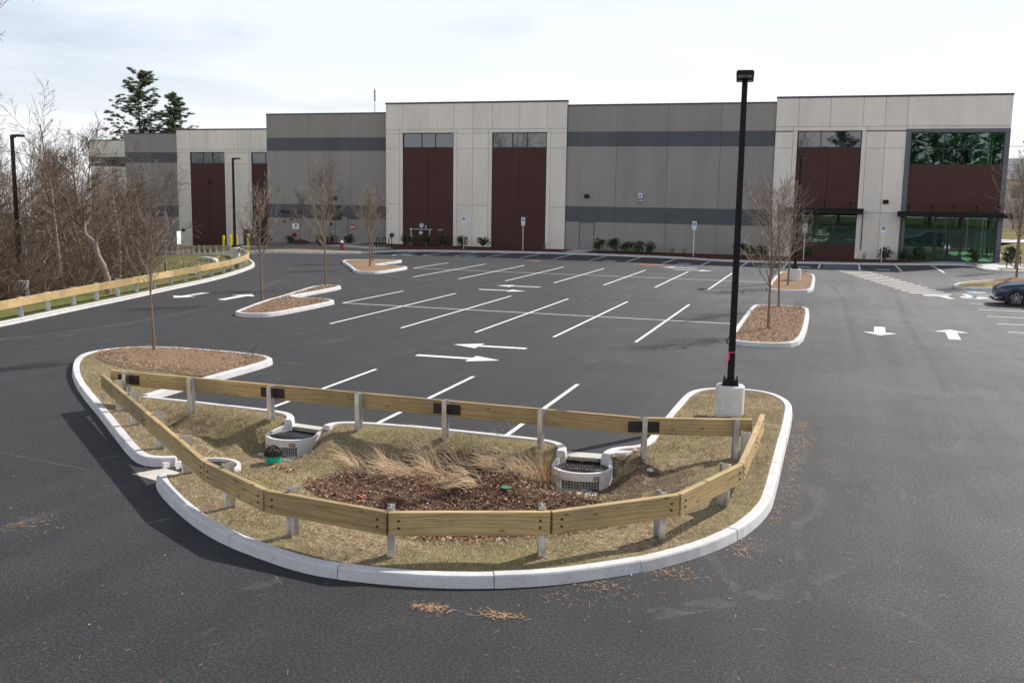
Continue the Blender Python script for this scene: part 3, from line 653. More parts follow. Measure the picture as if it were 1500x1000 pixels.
LP=[(-14.0,-3.6),(-13.9,-1.7),(-13.9,.2),(-13.95,2.1),(-14.25,4.0),(-14.65,5.9),(-15.1,7.7),(-15.6,9.6),(-16.15,11.4),(-16.65,13.2),(-17.05,15.0),(-17.5,16.8),(-17.92,18.5),(-18.3,20.2),(-18.75,22.0),(-19.2,23.7),(-19.6,25.4),(-20.05,27.1),(-20.5,28.9),(-21.1,30.7),(-21.8,32.5),(-22.65,34.3),(-23.7,36.1),(-24.9,37.8),(-26.3,39.5),(-27.8,41.3),(-29.5,43.0),(-31.0,44.4),(-32.45,45.6),(-33.81,46.8),(-35.14,47.98),(-36.45,49.14),(-37.79,50.28),(-39.14,51.43),(-40.5,52.57),(-41.89,53.7),(-43.28,54.83),(-44.64,55.97),(-46.01,57.11),(-47.39,58.24),(-48.79,59.37),(-50.2,60.49),(-51.63,61.61),(-53.06,62.73)]
LFc=offset_path(LP,-.17)
LF=LFc[0:19:2]+LFc[19:28]+LFc[29::2]
guardrail('long timber guardrail beside the left road, bending back behind the lawn',LF,LP,+1,zt=.80,zg=lambda x,y:zr(x,y)+.03,detail=False,ph=.82)

# ------------------------------------------------------------------ kerb inlets
def inlet(I,label,drop):
    root=thing('storm_inlet',label,'storm drain',(I['c'][0],I['c'][1],0),R(I['a']),'concrete kerb inlets of the rain garden')
    # plan: straight sides flaring from the mouth, round front
    LN=I['L']; o_=inlet_ring(I,0); i_=inlet_ring(I,.065); m=len(o_)
    def top(p): # side wings rise to the kerb, low rounded front rim
        return .05-.10*sstep(-.22,-.34,p[1]) if False else (.08 if p[1]>-.42 else -.03)
    mb=MB(); zb=drop
    vs=[];fs=[]
    # walls as strips, opening at the front left out between z -.33 and -.15
    def wall_quads(ai,bi):
        pa,pb,qa,qb=o_[ai],o_[bi],i_[ai],i_[bi]; za=zt[ai]; zb_=zt[bi]
        mid=((pa[0]+pb[0])/2,(pa[1]+pb[1])/2); front=abs(mid[0])<.36 and mid[1]<-(LN-.36)
        spans=[(None,-.15),(-.34,zb)] if front else [(None,zb)]
        for hi,lo in spans:
            ha=za if hi is None else hi; hb=zb_ if hi is None else hi
            k=len(mb.v)
            mb.v+= [(pa[0],pa[1],ha),(pb[0],pb[1],hb),(pb[0],pb[1],lo),(pa[0],pa[1],lo),(qa[0],qa[1],ha),(qb[0],qb[1],hb),(qb[0],qb[1],lo),(qa[0],qa[1],lo)]
            F=[(0,1,2,3),(4,7,6,5),(0,4,5,1),(3,2,6,7),(0,3,7,4),(1,5,6,2)]
            mb.f+=[tuple(k+j for j in f) for f in F]; mb.m+=[0]*6
    zt=[]
    for p in o_:
        y=p[1]; zt.append(.10-.11*sstep(-.36,-.46,y))
    # densify sides
    for a in range(m-1): wall_quads(a,a+1)
    mb.build('basin',  'conc',root)
    # grate
    g=MB(); zg_=-.06
    k=-.44
    while k<=.44:
        g.box(k-.008,k+.008,-(LN-.50)-.43*math.sqrt(max(0,1-(k/.46)**2)),-.05 if abs(k)<.36 else -.3,zg_-.02,zg_); k+=.042
    g.box(-.36,.36,-.065,-.045,zg_-.03,zg_+.003); g.box(-.44,.44,-.35,-.335,zg_-.03,zg_-.003); g.box(-.44,.44,-.60,-.585,zg_-.03,zg_-.003)
    g.build('grate','grate',root)
    f=MB(); 
    k=-.30; yf=-(LN-.16)
    while k<=.31: f.box(k-.005,k+.005,yf,yf+.01,-.36,-.15); k+=.05
    z=-.34
    while z<-.15: f.box(-.31,.31,yf+.012,yf+.022,z-.005,z+.005); z+=.05
    f.build('trash_screen','galv',root)
    d=MB(); d.box(-.37,.37,-.40,-.38,zb+.02,-.15); d.build('inner_wall','darkiron',root)
    d=MB(); d.prism([(-.40,-LN+.06),(.40,-LN+.06),(.46,-LN-.16),(-.46,-LN-.16)],-.36,-.325); d.build('splash_slab','conc',root)
    d=MB(); 
    yy=-(LN-.50)-.50*math.sqrt(1-(.27/.53)**2)
    d.add([(.20,yy-.03,-.14),(.35,yy+.03,-.14),(.35,yy+.03,-.065),(.20,yy-.03,-.065),(.20,yy+.04,-.14),(.35,yy+.1,-.14),(.35,yy+.1,-.065),(.20,yy+.04,-.065)],[(0,1,2,3),(4,7,6,5),(0,4,5,1),(3,2,6,7),(0,3,7,4),(1,5,6,2)])
    d.build('name_plate',plain('brown_stain',(.3,.2,.15),.9) if 'brown_stain' not in bpy.data.materials else bpy.data.materials['brown_stain'],root)
    return root
i1=inlet(INLETS[0],'round concrete inlet with a bare grate in the rear kerb, behind the green drain riser',-.62)
i2=inlet(INLETS[1],'round concrete inlet filled with leaves, right of the tallest dry grass',-.62)
i3=inlet(INLETS[2],'round concrete inlet half hidden behind the front guardrail, at the left kerb cut',-.62)
# domed drain riser, lid, debris
t=thing('drain_riser','green drain riser with a black domed grate on the turf','drain riser',(1.93,-2.66,-.27))
mb=MB(); mb.cyl(0,0,-.1,.17,.135,28); mb.build('riser_pipe','green',t,smooth=False)
mb=MB(); mb.cyl(0,0,.172,.20,.175,28)
for k in range(20):
    a=2*math.pi*k/20; mb.tube([(.155*math.cos(a),.155*math.sin(a),.19),(.14*math.cos(a),.14*math.sin(a),.26),(.09*math.cos(a),.09*math.sin(a),.315),(.03*math.cos(a),.03*math.sin(a),.335)],.009,5)
mb.cyl(0,0,.32,.345,.045,16)
mb.tube([(.142*math.cos(2*math.pi*k/24),.142*math.sin(2*math.pi*k/24),.245) for k in range(25)],.008,5)
mb.build('domed_grate','darkiron',t)
t=thing('cleanout_cover','flat green cleanout cover in the dark mulch','cleanout cover',(6.5,-3.15,h_main(6.5,-3.15)))
mb=MB(); mb.cyl(0,0,-.05,.045,.092,24,1); mb.cyl(0,0,.046,.062,.088,24,0); mb.build('lid',['greenlid','darkiron'],t)
for (x,y,s,rz) in [(7.95,-1.75,.26,20),(8.05,-1.6,.2,60)]:
    pass
mb=MB(); mb.box(-.17,.17,-.10,.10,0,.035); mb.box(-.05,.17,-.12,-.02,.036,.06)
o=mb.build('concrete_fragment','conc'); o.location=(7.98,-1.22,h_main(7.98,-1.22)+.07); o.rotation_euler=(.12,-.15,R(-25)); tag(o,'broken slab of pale concrete lying beside the leaf filled inlet','concrete fragment')
mb=MB(); mb.box(-.16,.16,-.05,.05,0,.02)
o=mb.build('concrete_fragment','whitepaint'); o.location=(7.65,-2.42,h_main(7.65,-2.42)+.035); o.rotation_euler=(.05,.03,R(8)); tag(o,'thin white strip lying on the ground in front of the leaf filled inlet','debris')
mb=MB(); mb.tube([(4.12,-3.72,h_main(4.12,-3.72)+.06),(4.33,-3.91,h_main(4.33,-3.91)+.08)],.012,5)
o=mb.build('marker_stick','orange'); tag(o,'short orange stick lying on the dark mulch','marker stick')
def rock(x,y,z,r,seed):
    rr=random.Random(seed); mb=MB(); n=9
    for i in range(5):
        ph=-math.pi/2+math.pi*(i+.5)/5
        for j in range(n):
            a=2*math.pi*j/n; k=r*rr.uniform(.75,1.15); mb.v.append((k*math.cos(ph)*math.cos(a)*1.2,k*math.cos(ph)*math.sin(a),k*.7*math.sin(ph)))
    for i in range(4):
        for j in range(n): mb.f.append((i*n+j,i*n+(j+1)%n,(i+1)*n+(j+1)%n,(i+1)*n+j)); mb.m.append(0)
    mb.f+= [tuple(range(n))[::-1],tuple(range(4*n,5*n))]; mb.m+=[0,0]
    return mb,(x,y,z)
for i,(x,y,r,lb) in enumerate([(8.55,-1.6,.05,'small pale stone on bare soil near the right end of the rear guardrail'),(8.15,-.95,.045,'small pale stone beside the broken concrete slab')]):
    mb,l=rock(x,y,h_main(x,y)+.03,r,i); o=mb.build('stone','conc',smooth=True); o.location=l; tag(o,lb,'stone')

# ------------------------------------------------------------------ light poles
def pole(name_label,x,y,H,base_h,base_r,heads,rz=0,zb=0,tape=False,base_z=0.1,gr=True):
    t=thing('light_pole',name_label,'light pole',(x,y,zb),R(rz),'black parking lot light poles')
    mb=MB(); mb.cyl(0,0,-.3,base_h-.03,base_r,36); mb.tube([(0,0,base_h-.03),(0,0,base_h)],[base_r,base_r-.03],36); mb.build('concrete_base','conc',t)
    mb=MB(); mb.box(-.15,.15,-.15,.15,base_h,base_h+.13); mb.box(-.17,.17,-.17,.17,base_h-.001,base_h+.02)
    for sx in(-1,1):
        for sy in (-1,1): mb.cyl(sx*.13,sy*.13,base_h+.02,base_h+.17,.014,6)
    mb.build('base_cover','black',t)
    mb=MB(); w=.072; v_=.055; mb.add([(-w,-w,base_h+.13),(w,-w,base_h+.13),(w,w,base_h+.13),(-w,w,base_h+.13),(-v_,-v_,H),(v_,-v_,H),(v_,v_,H),(-v_,v_,H)],[(0,3,2,1),(4,5,6,7),(0,1,5,4),(1,2,6,5),(2,3,7,6),(3,0,4,7)]); mb.build('shaft','black',t)
    for k,(ang) in enumerate(heads):
        hd=MB(); a=R(ang); c,s=math.cos(a),math.sin(a)
        def b(x0,x1,y0,y1,z0,z1,mi=0):
            vs=[(x0,y0,z0),(x1,y0,z0),(x1,y1,z0),(x0,y1,z0),(x0,y0,z1),(x1,y0,z1),(x1,y1,z1),(x0,y1,z1)]
            vs=[(px*c-py*s,px*s+py*c,pz) for px,py,pz in vs]
            hd.add(vs,[(0,3,2,1),(4,5,6,7),(0,1,5,4),(1,2,6,5),(2,3,7,6),(3,0,4,7)],mi)
        b(.056,.20,-.05,.05,H-.12,H-.03); b(.18,.62,-.17,.17,H-.085,H-.015); b(.22,.58,-.13,.13,H-.093,H-.0855,1)
        for f in range(6): b(.22+f*.07,.225+f*.07,-.15,.15,H-.0149,H+.012)
        hd.build('lamp_head',['black','lens'],t)
    if tape:
        mb=MB(); mb.tube([(-.08,-.08,1.42),(.08,-.08,1.44),(.08,.08,1.43),(-.08,.08,1.42),(-.08,-.08,1.42)],.012,5)
        mb.tube([(-.06,-.09,1.42),(-.14,-.13,1.30),(-.12,-.12,1.18),(-.16,-.1,1.12)],.012,5); mb.tube([(-.06,-.09,1.42),(-.05,-.15,1.3),(-.1,-.12,1.22)],.01,5)
        mb.build('ribbon','pink',t)
    return t
pole('tall black light pole on a concrete base in the planted island, pink ribbon tied on',9.40,2.95,7.04,.74,.30,[90,-90],rz=5.2,tape=True)
pole('black light pole at the far left behind the long guardrail',-21.1,15.2,6.75,.78,.33,[0],rz=-12)
pole('black light pole at the bend of the left guardrail, in front of yellow bollards',-27.7,40.9,6.85,.85,.34,[0],rz=-18,zb=.0)
pole('black light pole rising from the far mulch island behind bare saplings',9.3,40.2,7.0,.78,.33,[90,-90])
# ------------------------------------------------------------------ text helper
FONT=None
def text_mesh(parent,name,body,size,loc,rot,mat,ext=.002):
    cu=bpy.data.curves.new(name,'FONT'); cu.body=body; cu.size=size; cu.align_x='CENTER'; cu.align_y='CENTER'; cu.extrude=ext
    o=bpy.data.objects.new(name,cu); col.objects.link(o); bpy.context.view_layer.update()
    me=bpy.data.meshes.new_from_object(o); bpy.data.objects.remove(o); me.materials.clear(); me.materials.append(M[mat])
    o=bpy.data.objects.new(name,me); col.objects.link(o); o.parent=parent; o.location=loc; o.rotation_euler=rot; return o
def ada_sign(label,x,y,zb=.15,h=2.75):
    t=thing('parking_sign',label,'parking sign',(x,y,zb),0,'accessible parking signs along the facade')
    mb=MB(); mb.box(-.025,.025,-.012,.012,-.2,h-.02); mb.build('post','galv',t)
    mb=MB(); mb.box(-.16,.16,-.020,-.013,h-.50,h); mb.build('sign_panel','whitepaint',t)
    mb=MB(); mb.box(-.11,.11,-.024,-.0205,h-.36,h-.14); mb.build('blue_square','blue',t)
    text_mesh(t,'lettering','RESERVED\nPARKING',.055,(0,-.024,h-.06),(R(90),0,0),'greenlid')
    mb=MB()
    for k in range(9):
        a0=R(160+k*26);a1=R(186+k*26); c0=(.01+.055*math.cos(a0),h-.275+.055*math.sin(a0)); c1=(.01+.055*math.cos(a1),h-.275+.055*math.sin(a1))
        mb.tube([(c0[0],-.026,c0[1]),(c1[0],-.026,c1[1])],.007,4)
    mb.tube([(-.01,-.026,h-.18),(-.005,-.026,h-.26),(.05,-.026,h-.262),(.07,-.026,h-.32)],.009,4); mb.tube([(-.012,-.027,h-.17),(-.012,-.027,h-.155)],.014,6)
    mb.build('wheelchair_symbol','whitepaint',t)
    mb=MB(); mb.box(-.15,.15,-.020,-.013,h-.68,h-.53); mb.build('lower_panel','whitepaint',t)
    text_mesh(t,'lettering','VAN\nACCESSIBLE',.05,(0,-.024,h-.605),(R(90),0,0),'blue')
    return t
for x,y,lb in [(-18.2,60.0,'accessible parking sign in front of the beige pier between two brown bays'),(-13.1,60.3,'accessible parking sign in front of the right brown bay of the middle block'),(.95,59.9,'accessible parking sign before the grey wall, left of the tall near light pole'),(6.75,59.9,'accessible parking sign half hidden by bare branches at the grey wall corner'),(9.2,59.9,'accessible parking sign in front of the brown bay with the low window'),(14.75,60.9,'accessible parking sign right of the low window, before the beige pier')]:
    ada_sign(lb,x,y)
t=thing('road_sign','narrow white road sign on a thin post behind the left guardrail','road sign',(-19.85,24.2,.0),R(102))
mb=MB(); mb.box(-.025,.025,-.012,.012,-.3,2.55); mb.build('post','galv',t); mb=MB(); mb.box(-.23,.23,-.02,-.013,1.95,2.6); mb.build('sign_panel','whitepaint',t)
# ------------------------------------------------------------------ bollards and enclosure
for i,(x,y,lb) in enumerate([(-38.1,54.9,'leftmost yellow bollard beyond the rail bend, before the brown bay'),(-36.97,54.2,'second yellow bollard from the left, before the beige pier'),(-38.4,56.8,'yellow bollard set furthest back behind the other bollards'),(-36.45,54.3,'yellow bollard just left of the black light pole at the bend'),(-34.4,52.9,'yellow bollard in front of the dark green enclosure')]):
    t=thing('bollard',lb,'bollard',(x,y,h_out(x,y)),0,'yellow bollards by the dark enclosure')
    mb=MB(); mb.cyl(0,0,-.2,1.28,.105,20); mb.tube([(0,0,1.28),(0,0,1.33),(0,0,1.35)],[.105,.075,.02],20); mb.build('post','yellow',t,smooth=False)
t=thing('utility_enclosure','dark green utility enclosure at the left corner of the grey wall','utility enclosure',(-36.75,57.6,h_out(-36.75,57.6)))
mb=MB(); mb.box(-.95,.95,-.65,.65,-.3,.12); mb.build('pad','conc',t)
mb=MB(); mb.box(-.85,.85,-.5,.5,.121,1.45); mb.build('cabinet','trans',t)
mb=MB(); mb.box(-.87,.87,-.53,.52,1.45,1.52); mb.build('lid','trans',t)
mb=MB(); mb.box(-.80,-.02,-.515,-.501,.18,1.4); mb.box(.02,.80,-.515,-.501,.18,1.4); mb.box(-.02,.02,-.53,-.502,.7,.85); mb.build('door','trans',t)
mb=MB(); mb.box(.2,.42,-.525,-.516,.85,1.05); mb.build('warning_label','yellow',t)
# ------------------------------------------------------------------ hydrant, bike racks
t=thing('fire_hydrant','red fire hydrant with white cap on the verge before the grey wall','fire hydrant',(-25.7,52.6,.165))
mb=MB(); mb.cyl(0,0,0,.06,.16,20); mb.cyl(0,0,.06,.55,.11,20); mb.cyl(0,0,.55,.60,.15,20); mb.tube([(-.2,0,.42),(.2,0,.42)],.055,12); mb.tube([(0,-.2,.38),(0,0,.38)],.07,12); mb.build('barrel','red',t)
mb=MB(); mb.tube([(0,0,.60),(0,0,.68),(0,0,.75),(0,0,.78)],[.13,.11,.05,.03],18); mb.cyl(0,0,.77,.83,.03,6); mb.build('bonnet','whitepaint',t)
def bikerack(x,y,label,z=.19):
    t=thing('bike_rack',label,'bike rack',(x,y,z))
    mb=MB(); pts=[]
    W=.28
    for k in range(5):
        x0=-2.5*W+k*W; up=k%2==0
        zz0,zz1=(.18,.82) if up else (.82,.18)
        c=x0+W/2
    pts=[(-2.5*W,0,-.1),(-2.5*W,0,.72)]
    for k in range(5):
        x0=-2.5*W+k*W; x1=x0+W; up=k%2==0; zc=.72 if up else .26
        for j in range(1,8):
            a=math.pi*j/8; pts.append(((x0+x1)/2-W/2*math.cos(a),0,zc+(W/2*math.sin(a) if up else -W/2*math.sin(a))))
        pts.append((x1,0,.26 if up and k<4 else (.72 if not up else -.1)))
    mb.tube(pts,.033,8); mb.build('tube','black',t,smooth=True)
    return t
bikerack(-24.2,57.2,'black wave bike rack behind the far left mulch island'); bikerack(23.6,58.6,'black wave bike rack right of the glass corner',z=.16)

# ------------------------------------------------------------------ parked car (nose towards -x)
def car():
    t=thing('parked_car','blue grey crossover car at the right edge with dark arches and petal shaped wheels','car',(18.42,32.4,0))
    # stations: x, half width at sill, half width at belt, z bottom, z belt, z top(centre), half width at top
    S=[(.02,.50,.62,.42,.56,.66,.42),(.07,.66,.76,.33,.62,.80,.56),(.22,.80,.86,.24,.70,.90,.66),(.50,.88,.915,.22,.80,.985,.72),(.85,.90,.93,.22,.88,1.03,.76),(1.30,.91,.94,.22,.93,1.08,.76),(1.55,.91,.945,.22,.96,1.13,.74),(2.15,.91,.945,.20,.98,1.48,.64),(2.55,.91,.945,.20,.99,1.58,.60),(3.3,.91,.945,.20,1.0,1.60,.60),(3.9,.90,.94,.22,1.02,1.53,.58),(4.35,.88,.92,.26,1.04,1.25,.64),(4.58,.80,.86,.34,1.02,1.07,.64),(4.635,.70,.78,.42,.98,1.0,.60)]
    mb=MB(); prof=[]
    for (x,ws,wb,zb,zl,zt,wt) in S:
        half=[(0,zb),(ws*.7,zb),(ws,zb+.07),(ws+.015,(zb+zl)/2),(wb,zl-.10),(wb-.015,zl),(wb-.08,zl+.035),(wt+(wb-wt)*.35,zl+(zt-zl)*.45) if zt-zl>.25 else (wt+(wb-wt)*.55,zl+(zt-zl)*.55),(wt,zt-.03),(wt*.5,zt),(0,zt)]
        ring=half+[(-a,b) for a,b in half[::-1][1:-1]]
        prof.append([(x,a,b) for a,b in ring])
    n=len(prof[0])
    for r in prof: mb.v+=r
    for i in range(len(S)-1):
        for j in range(n):
            a=i*n+j;b=i*n+(j+1)%n; 
            glass=0
            jj=min(j,n-1-j)
            if 6<=i<=11 and jj in (6,7) : glass=1
            if i in (6,10) and jj in (8,9): glass=1
            mb.f.append((a,b,b+n,a+n)); mb.m.append(glass)
    mb.f.append(tuple(range(n))[::-1]); mb.m.append(0); mb.f.append(tuple(range((len(S)-1)*n,len(S)*n))); mb.m.append(0)
    o=mb.build('body',['carblue','glass'],t,smooth=True); md=o.modifiers.new('s','SUBSURF'); md.levels=2; md.render_levels=2
    for wx in (.86,3.86):
        for s_ in (-1,1):
            mb=MB(); y=s_*.935
            pts=[]; 
            for k in range(17):
                a=math.pi*k/16-.12+.24*k/16*0
                pts.append((wx+.43*math.cos(math.pi*k/16),y,.37+.43*math.sin(math.pi*k/16)))
            # flat arch band
            vs=[];fs=[]
            for k in range(19):
                a=math.pi*(k-1)/16; 
                for r_,yy in ((.365,y-s_*.0),(.365,y+s_*.022),(.445,y+s_*.022),(.46,y-s_*.02)):
                    vs.append((wx+r_*math.cos(a),yy,.37+r_*math.sin(a)))
            for k in range(18):
                for j in range(3): a=k*4+j; fs.append((a,a+4,a+5,a+1))
            mb.add(vs,fs); mb.build('wheel_arch','cladding',t)
            mb=MB(); mb.tube([(wx,s_*.70,.37),(wx,s_*.938,.37)],.41,32); mb.build('wheel_well',M['black'],t)
            w=MB(); w.tube([(wx,s_*.74,.355),(wx,s_*.945,.355),(wx,s_*.958,.355)],[.355,.355,.335],40); wo=w.build('wheel','tyre',t)
            w=MB()
            w.tube([(wx,s_*.9585,.355),(wx,s_*.962,.355)],.25,36,1)
            for k in range(5):
                a0=2*math.pi*k/5+.3
                # petal outline loops
                P_=[]
                for (rr_,da) in [(.04,0),(.12,-.30),(.20,-.42),(.235,-.15),(.235,.20),(.20,.42),(.12,.30),(.04,0)]:
                    P_.append((wx+rr_*math.cos(a0+da),s_*.968,.355+rr_*math.sin(a0+da)))
                w.tube(P_,.016,6,0)
            w.tube([(wx,s_*.96,.355),(wx,s_*.978,.355)],.035,12,0)
            w.build('rim',['alloy','black'],wo)
    mb=MB()
    for s_ in (-1,1):
        mb=MB(); mb.tube([(.10,s_*.64,.70),(.24,s_*.80,.715),(.42,s_*.895,.735)],[.03,.035,.012],8); mb.build('headlight','lamp_red',t)
        mb=MB(); mb.tube([(.05,s_*.50,.37),(.14,s_*.74,.36),(.30,s_*.865,.375)],[.012,.018,.012],6); mb.build('fog_lamp','alloy',t)
        mb=MB(); mb.box(1.62,1.80,s_*.93-(.0 if s_>0 else .17),s_*.93+(.17 if s_>0 else 0),1.0,1.13); mb.build('mirror','carblue',t)
    mb=MB(); mb.tube([(.0,-.60,.27),(-.01,0,.26),(.0,.60,.27)],.05,8); mb.tube([(.0,.60,.27),(.12,.80,.25),(.32,.90,.23),(.45,.92,.22)],.05,8); mb.tube([(.0,-.60,.27),(.12,-.80,.25),(.32,-.90,.23),(.45,-.92,.22)],.05,8)
    mb.build('bumper_lip','cladding',t,smooth=True)
    mb=MB(); mb.box(1.35,3.4,-.965,-.93,.21,.33); mb.box(1.35,3.4,.93,.965,.21,.33); mb.build('side_sill','cladding',t)
    return t
car()
# ------------------------------------------------------------------ the warehouse
WH=thing('warehouse','long two storey warehouse with grey and beige panels, brown bays and slate bands','building',(-2,64.6,0))
def panels(rects,y,th=.07,gap=.024,mats=('beige',),parent=None,name='wall'):
    """rects: (u0,u1,z0,z1[,mat index]); grooves between them; front face at y"""
    mb=MB()
    for r in rects:
        u0,u1,z0,z1=r[:4]; mi=r[4] if len(r)>4 else 0
        mb.box(u0+gap/2,u1-gap/2,y,y+th,z0+gap/2,z1-gap/2,mi)
    return mb
def build_wall(name,rects,backs,y,mats,s=0,coping=None,label=None):
    mb=MB(); 
    q=panels([(a,b,c+s,d+s)+tuple(e) for a,b,c,d,*e in rects],y)
    mb.v=q.v; mb.f=q.f; mb.m=q.m
    for (a,b,c,d) in backs: mb.box(a+.001,b-.001,y+.028,y+.30,c+s,d+s-.004,len(mats))
    o=mb.build(name,list(mats)+['joint'],WH,sub='world',label=label)
    if coping:
        for (a,b,zt) in coping:
            c=MB(); c.box(a-.03,b+.03,y-.04,y+.36,zt+s-.02,zt+s+.13); c.build('coping','coping',o,sub='world')
    return o
def window_strip(u0,u1,z0,z1,y,splits,rows=(),glass='glass',fw=.07,parent=None):
    f=MB(); f.box(u0,u1,y,y+.10,z0,z0+fw); f.box(u0,u1,y,y+.10,z1-fw,z1); f.box(u0,u0+fw,y,y+.10,z0+fw,z1-fw); f.box(u1-fw,u1,y,y+.10,z0+fw,z1-fw)
    for s_ in splits: f.box(s_-fw/2,s_+fw/2,y,y+.10,z0+fw,z1-fw)
    xs=[u0+fw]+list(splits)+[u1-fw]
    for r_ in rows:
        for a,b in zip(xs,xs[1:]):
            f.box(a+(fw/2 if a!=xs[0] else 0),b-(fw/2 if b!=xs[-1] else 0),y+.004,y+.096,r_-fw/2,r_+fw/2)
    w=f.build('window','frame',parent or WH,sub='world')
    p=MB(); p.box(u0+fw*.5,u1-fw*.5,y+.045,y+.057,z0+fw*.5,z1-fw*.5); p.build('pane',glass,w,sub='world')
    return w
def light_block(u0,y,s,bays,W=16.85,last=None,piers=True):
    """u0 left edge; bays: list of (b0,b1) from u0; standard heights shifted by s"""
    T=12.55; rects=[]; backs=[]
    xs=[0]; 
    for b0,b1 in bays: xs+= [b0,(b0+b1)/2,b1]
    if len(bays)==2: xs.append((bays[0][1]+bays[1][0])/2)
    xs.append(W); xs=sorted(xs)
    for a,b in zip(xs,xs[1:]): rects.append((u0+a,u0+b,10.34,T))
    # lintel strips
    for b0,b1 in bays: rects.append((u0+b0-.34,u0+b1+.34,10.02,10.34))
    pz=[-3.0,3.75,8.68,9.95,10.34]
    piers_=[]; prev=0
    for b0,b1 in bays: piers_.append((prev,b0)); prev=b1
    piers_.append((prev,W))
    for i,(a,b) in enumerate(piers_):
        left_tr=.34 if i>0 else 0; right_tr=.34 if i<len(piers_)-1 else 0
        if i==len(piers_)-1 and last=='corner': continue
        if left_tr: rects.append((u0+a,u0+a+.34,-3.0,10.02))
        if right_tr: rects.append((u0+b-.34,u0+b,-3.0,10.02))
        m=[u0+a+left_tr,u0+b-right_tr]
        if b-a>2.6: m.insert(1,(m[0]+m[1])/2)
        for p,q in zip(m,m[1:]):
            for c,d in zip(pz,pz[1:]): rects.append((p,q,c,d))
        backs.append((u0+a,u0+b,-3.0,10.02))
    backs.append((u0,u0+W,10.02,T))
    build_wall('beige_wall',rects,backs,y,['beige'],s,[(u0,u0+W,T)])
def brick_bay(u0,u1,y,s,z0=-3.0,z1=8.72,low=None):
    m=(u0+u1)/2; g=.012; yy=y+.10
    spans=[(z0,z1)] if not low else [(z0,low[0]),(low[1],z1)]
    for a,b in spans:
        mb=MB(); mb.box(u0,m-g,yy,yy+.2,a+s,b+s); mb.box(m+g,u1,yy,yy+.2,a+s,b+s); mb.box(m-g,m+g,yy+.03,yy+.2,a+s,b+s)
        mb.build('brown_bay','brick',WH,sub='world')
def grey_wall(u0,u1,y,s,joints,T=12.2,mat='grey',z0=-3.0):
    xs=[u0]+joints+[u1]; rects=[]
    for a,b in zip(xs,xs[1:]):
        for c,d,mi in ((z0,2.52,0),(2.52,3.84,1),(3.84,8.83,0),(8.83,10.06,1),(10.06,T,0)): rects.append((a,b,c,d,mi))
    mb=MB(); q=MB()
    for a,b,c,d,mi in rects: mb.box(a+.012,b-.012,y,y+.07,c+s,d+s,mi)
    mb.box(u0+.001,u1-.001,y+.028,y+.3,z0+s,T+s-.004,2)
    o=mb.build('grey_wall',[mat,'band','joint'],WH,sub='world')
    c=MB(); c.box(u0,u1,y-.035,y+.36,T+s-.02,T+s+.11); c.build('coping','coping',o,sub='world')
V=64.6
# middle block
light_block(-27.5,V,0,[(1.66,6.52),(10.12,15.05)],16.8)
for a,b in ((-25.84,-20.98),(-17.38,-12.45)):
    brick_bay(a,b,V,0); w=(b-a); window_strip(a,b,8.72,10.02,V+.09,[a+w*.37,a+w*.64])
# grey middle wall
grey_wall(-10.7,6.4,V+.14,0,[-6.42,-2.15,2.13])
# left grey wall
grey_wall(-40.8,-27.5,V+1.7,-.30,[-36.3,-31.9])
# set back left block
light_block(-62.5,81.9,-.9,[(1.8,6.45),(10.0,14.9)],16.85)
for a,b in ((-60.7,-56.05),(-52.5,-47.6)):
    brick_bay(a,b,81.9,-.9); w=b-a; window_strip(a,b,8.72-.9,10.02-.9,81.99,[a+w*.37,a+w*.64])
grey_wall(-70,-62.5,82.1,-.95,[-66.2],z0=-2.5)
grey_wall(-84,-70.0,92.4,-1.08,[-79,-74.5],mat='lightgrey',z0=-2.5)
# right block with corner bay
u0=6.4; T=12.55
rects=[(a,b,10.34,T) for a,b in zip([6.4,8.1,10.5,12.9,14.5,16.1,23.3],[8.1,10.5,12.9,14.5,16.1,23.3])]
rects+=[(8.1-.34,12.9+.34,10.02,10.34),(6.4,7.76,10.02,10.34),(13.24,16.1,10.02,10.34),(16.1,23.3,10.12,10.34),(7.76,8.1,-1,10.02),(12.9,13.24,-1,10.02)]
for a,b in ((6.4,7.76),(13.24,14.6),(14.6,16.1)):
    for c,d in ((-1,3.75),(3.75,8.68),(8.68,9.95)): rects.append((a,b,c,d))
build_wall('beige_wall',rects,[(6.4,8.1,-1,10.02),(12.9,16.1,-1,10.02),(6.4,23.3,10.12,T),(8.1,12.9,10.02,10.12)],V,['beige'],0,[(6.4,23.3,T)])
brick_bay(8.1,12.9,V,0,low=(1.25,4.02)); window_strip(8.1,12.9,8.72,10.02,V+.09,[8.1+4.8*.37,8.1+4.8*.62])
window_strip(8.1,12.9,1.25,3.55,V+.09,[9.72,11.2],rows=[1.84,2.6],glass='green_glass')
def canopy(a,b,z0,z1,depth,n):
    mb=MB(); mb.box(a,b,V-depth,V-.002,z0,z1); mb.box(a-.05,b+.05,V-depth-.05,V-depth-.001,z0-.03,z1+.03)
    o=mb.build('canopy','black',WH,sub='world')
    for k in range(n):
        x=a+(b-a)*(k+.5)/n; l=MB(); l.tube([(x,V-.35,z1),(x,V-.35,z1+.32),(x,V-.28,z1+.42)],.022,6); l.tube([(x,V-.30,z1+.38),(x,V-.20,z1+.50)],[.05,.075],10)
        l.build('canopy_light','black',o,sub='world')
canopy(7.55,13.3,3.66,4.03,1.0,3); canopy(15.85,23.75,3.55,3.88,1.1,5)
mb=MB(); mb.box(13.28,13.36,V-.98,V-.9,.9,3.66); mb.build('canopy_post','black',WH,sub='world')
mb=MB(); mb.box(16.12,16.18,V-.98,V-.9,.4,3.55); mb.build('canopy_post','black',WH,sub='world')
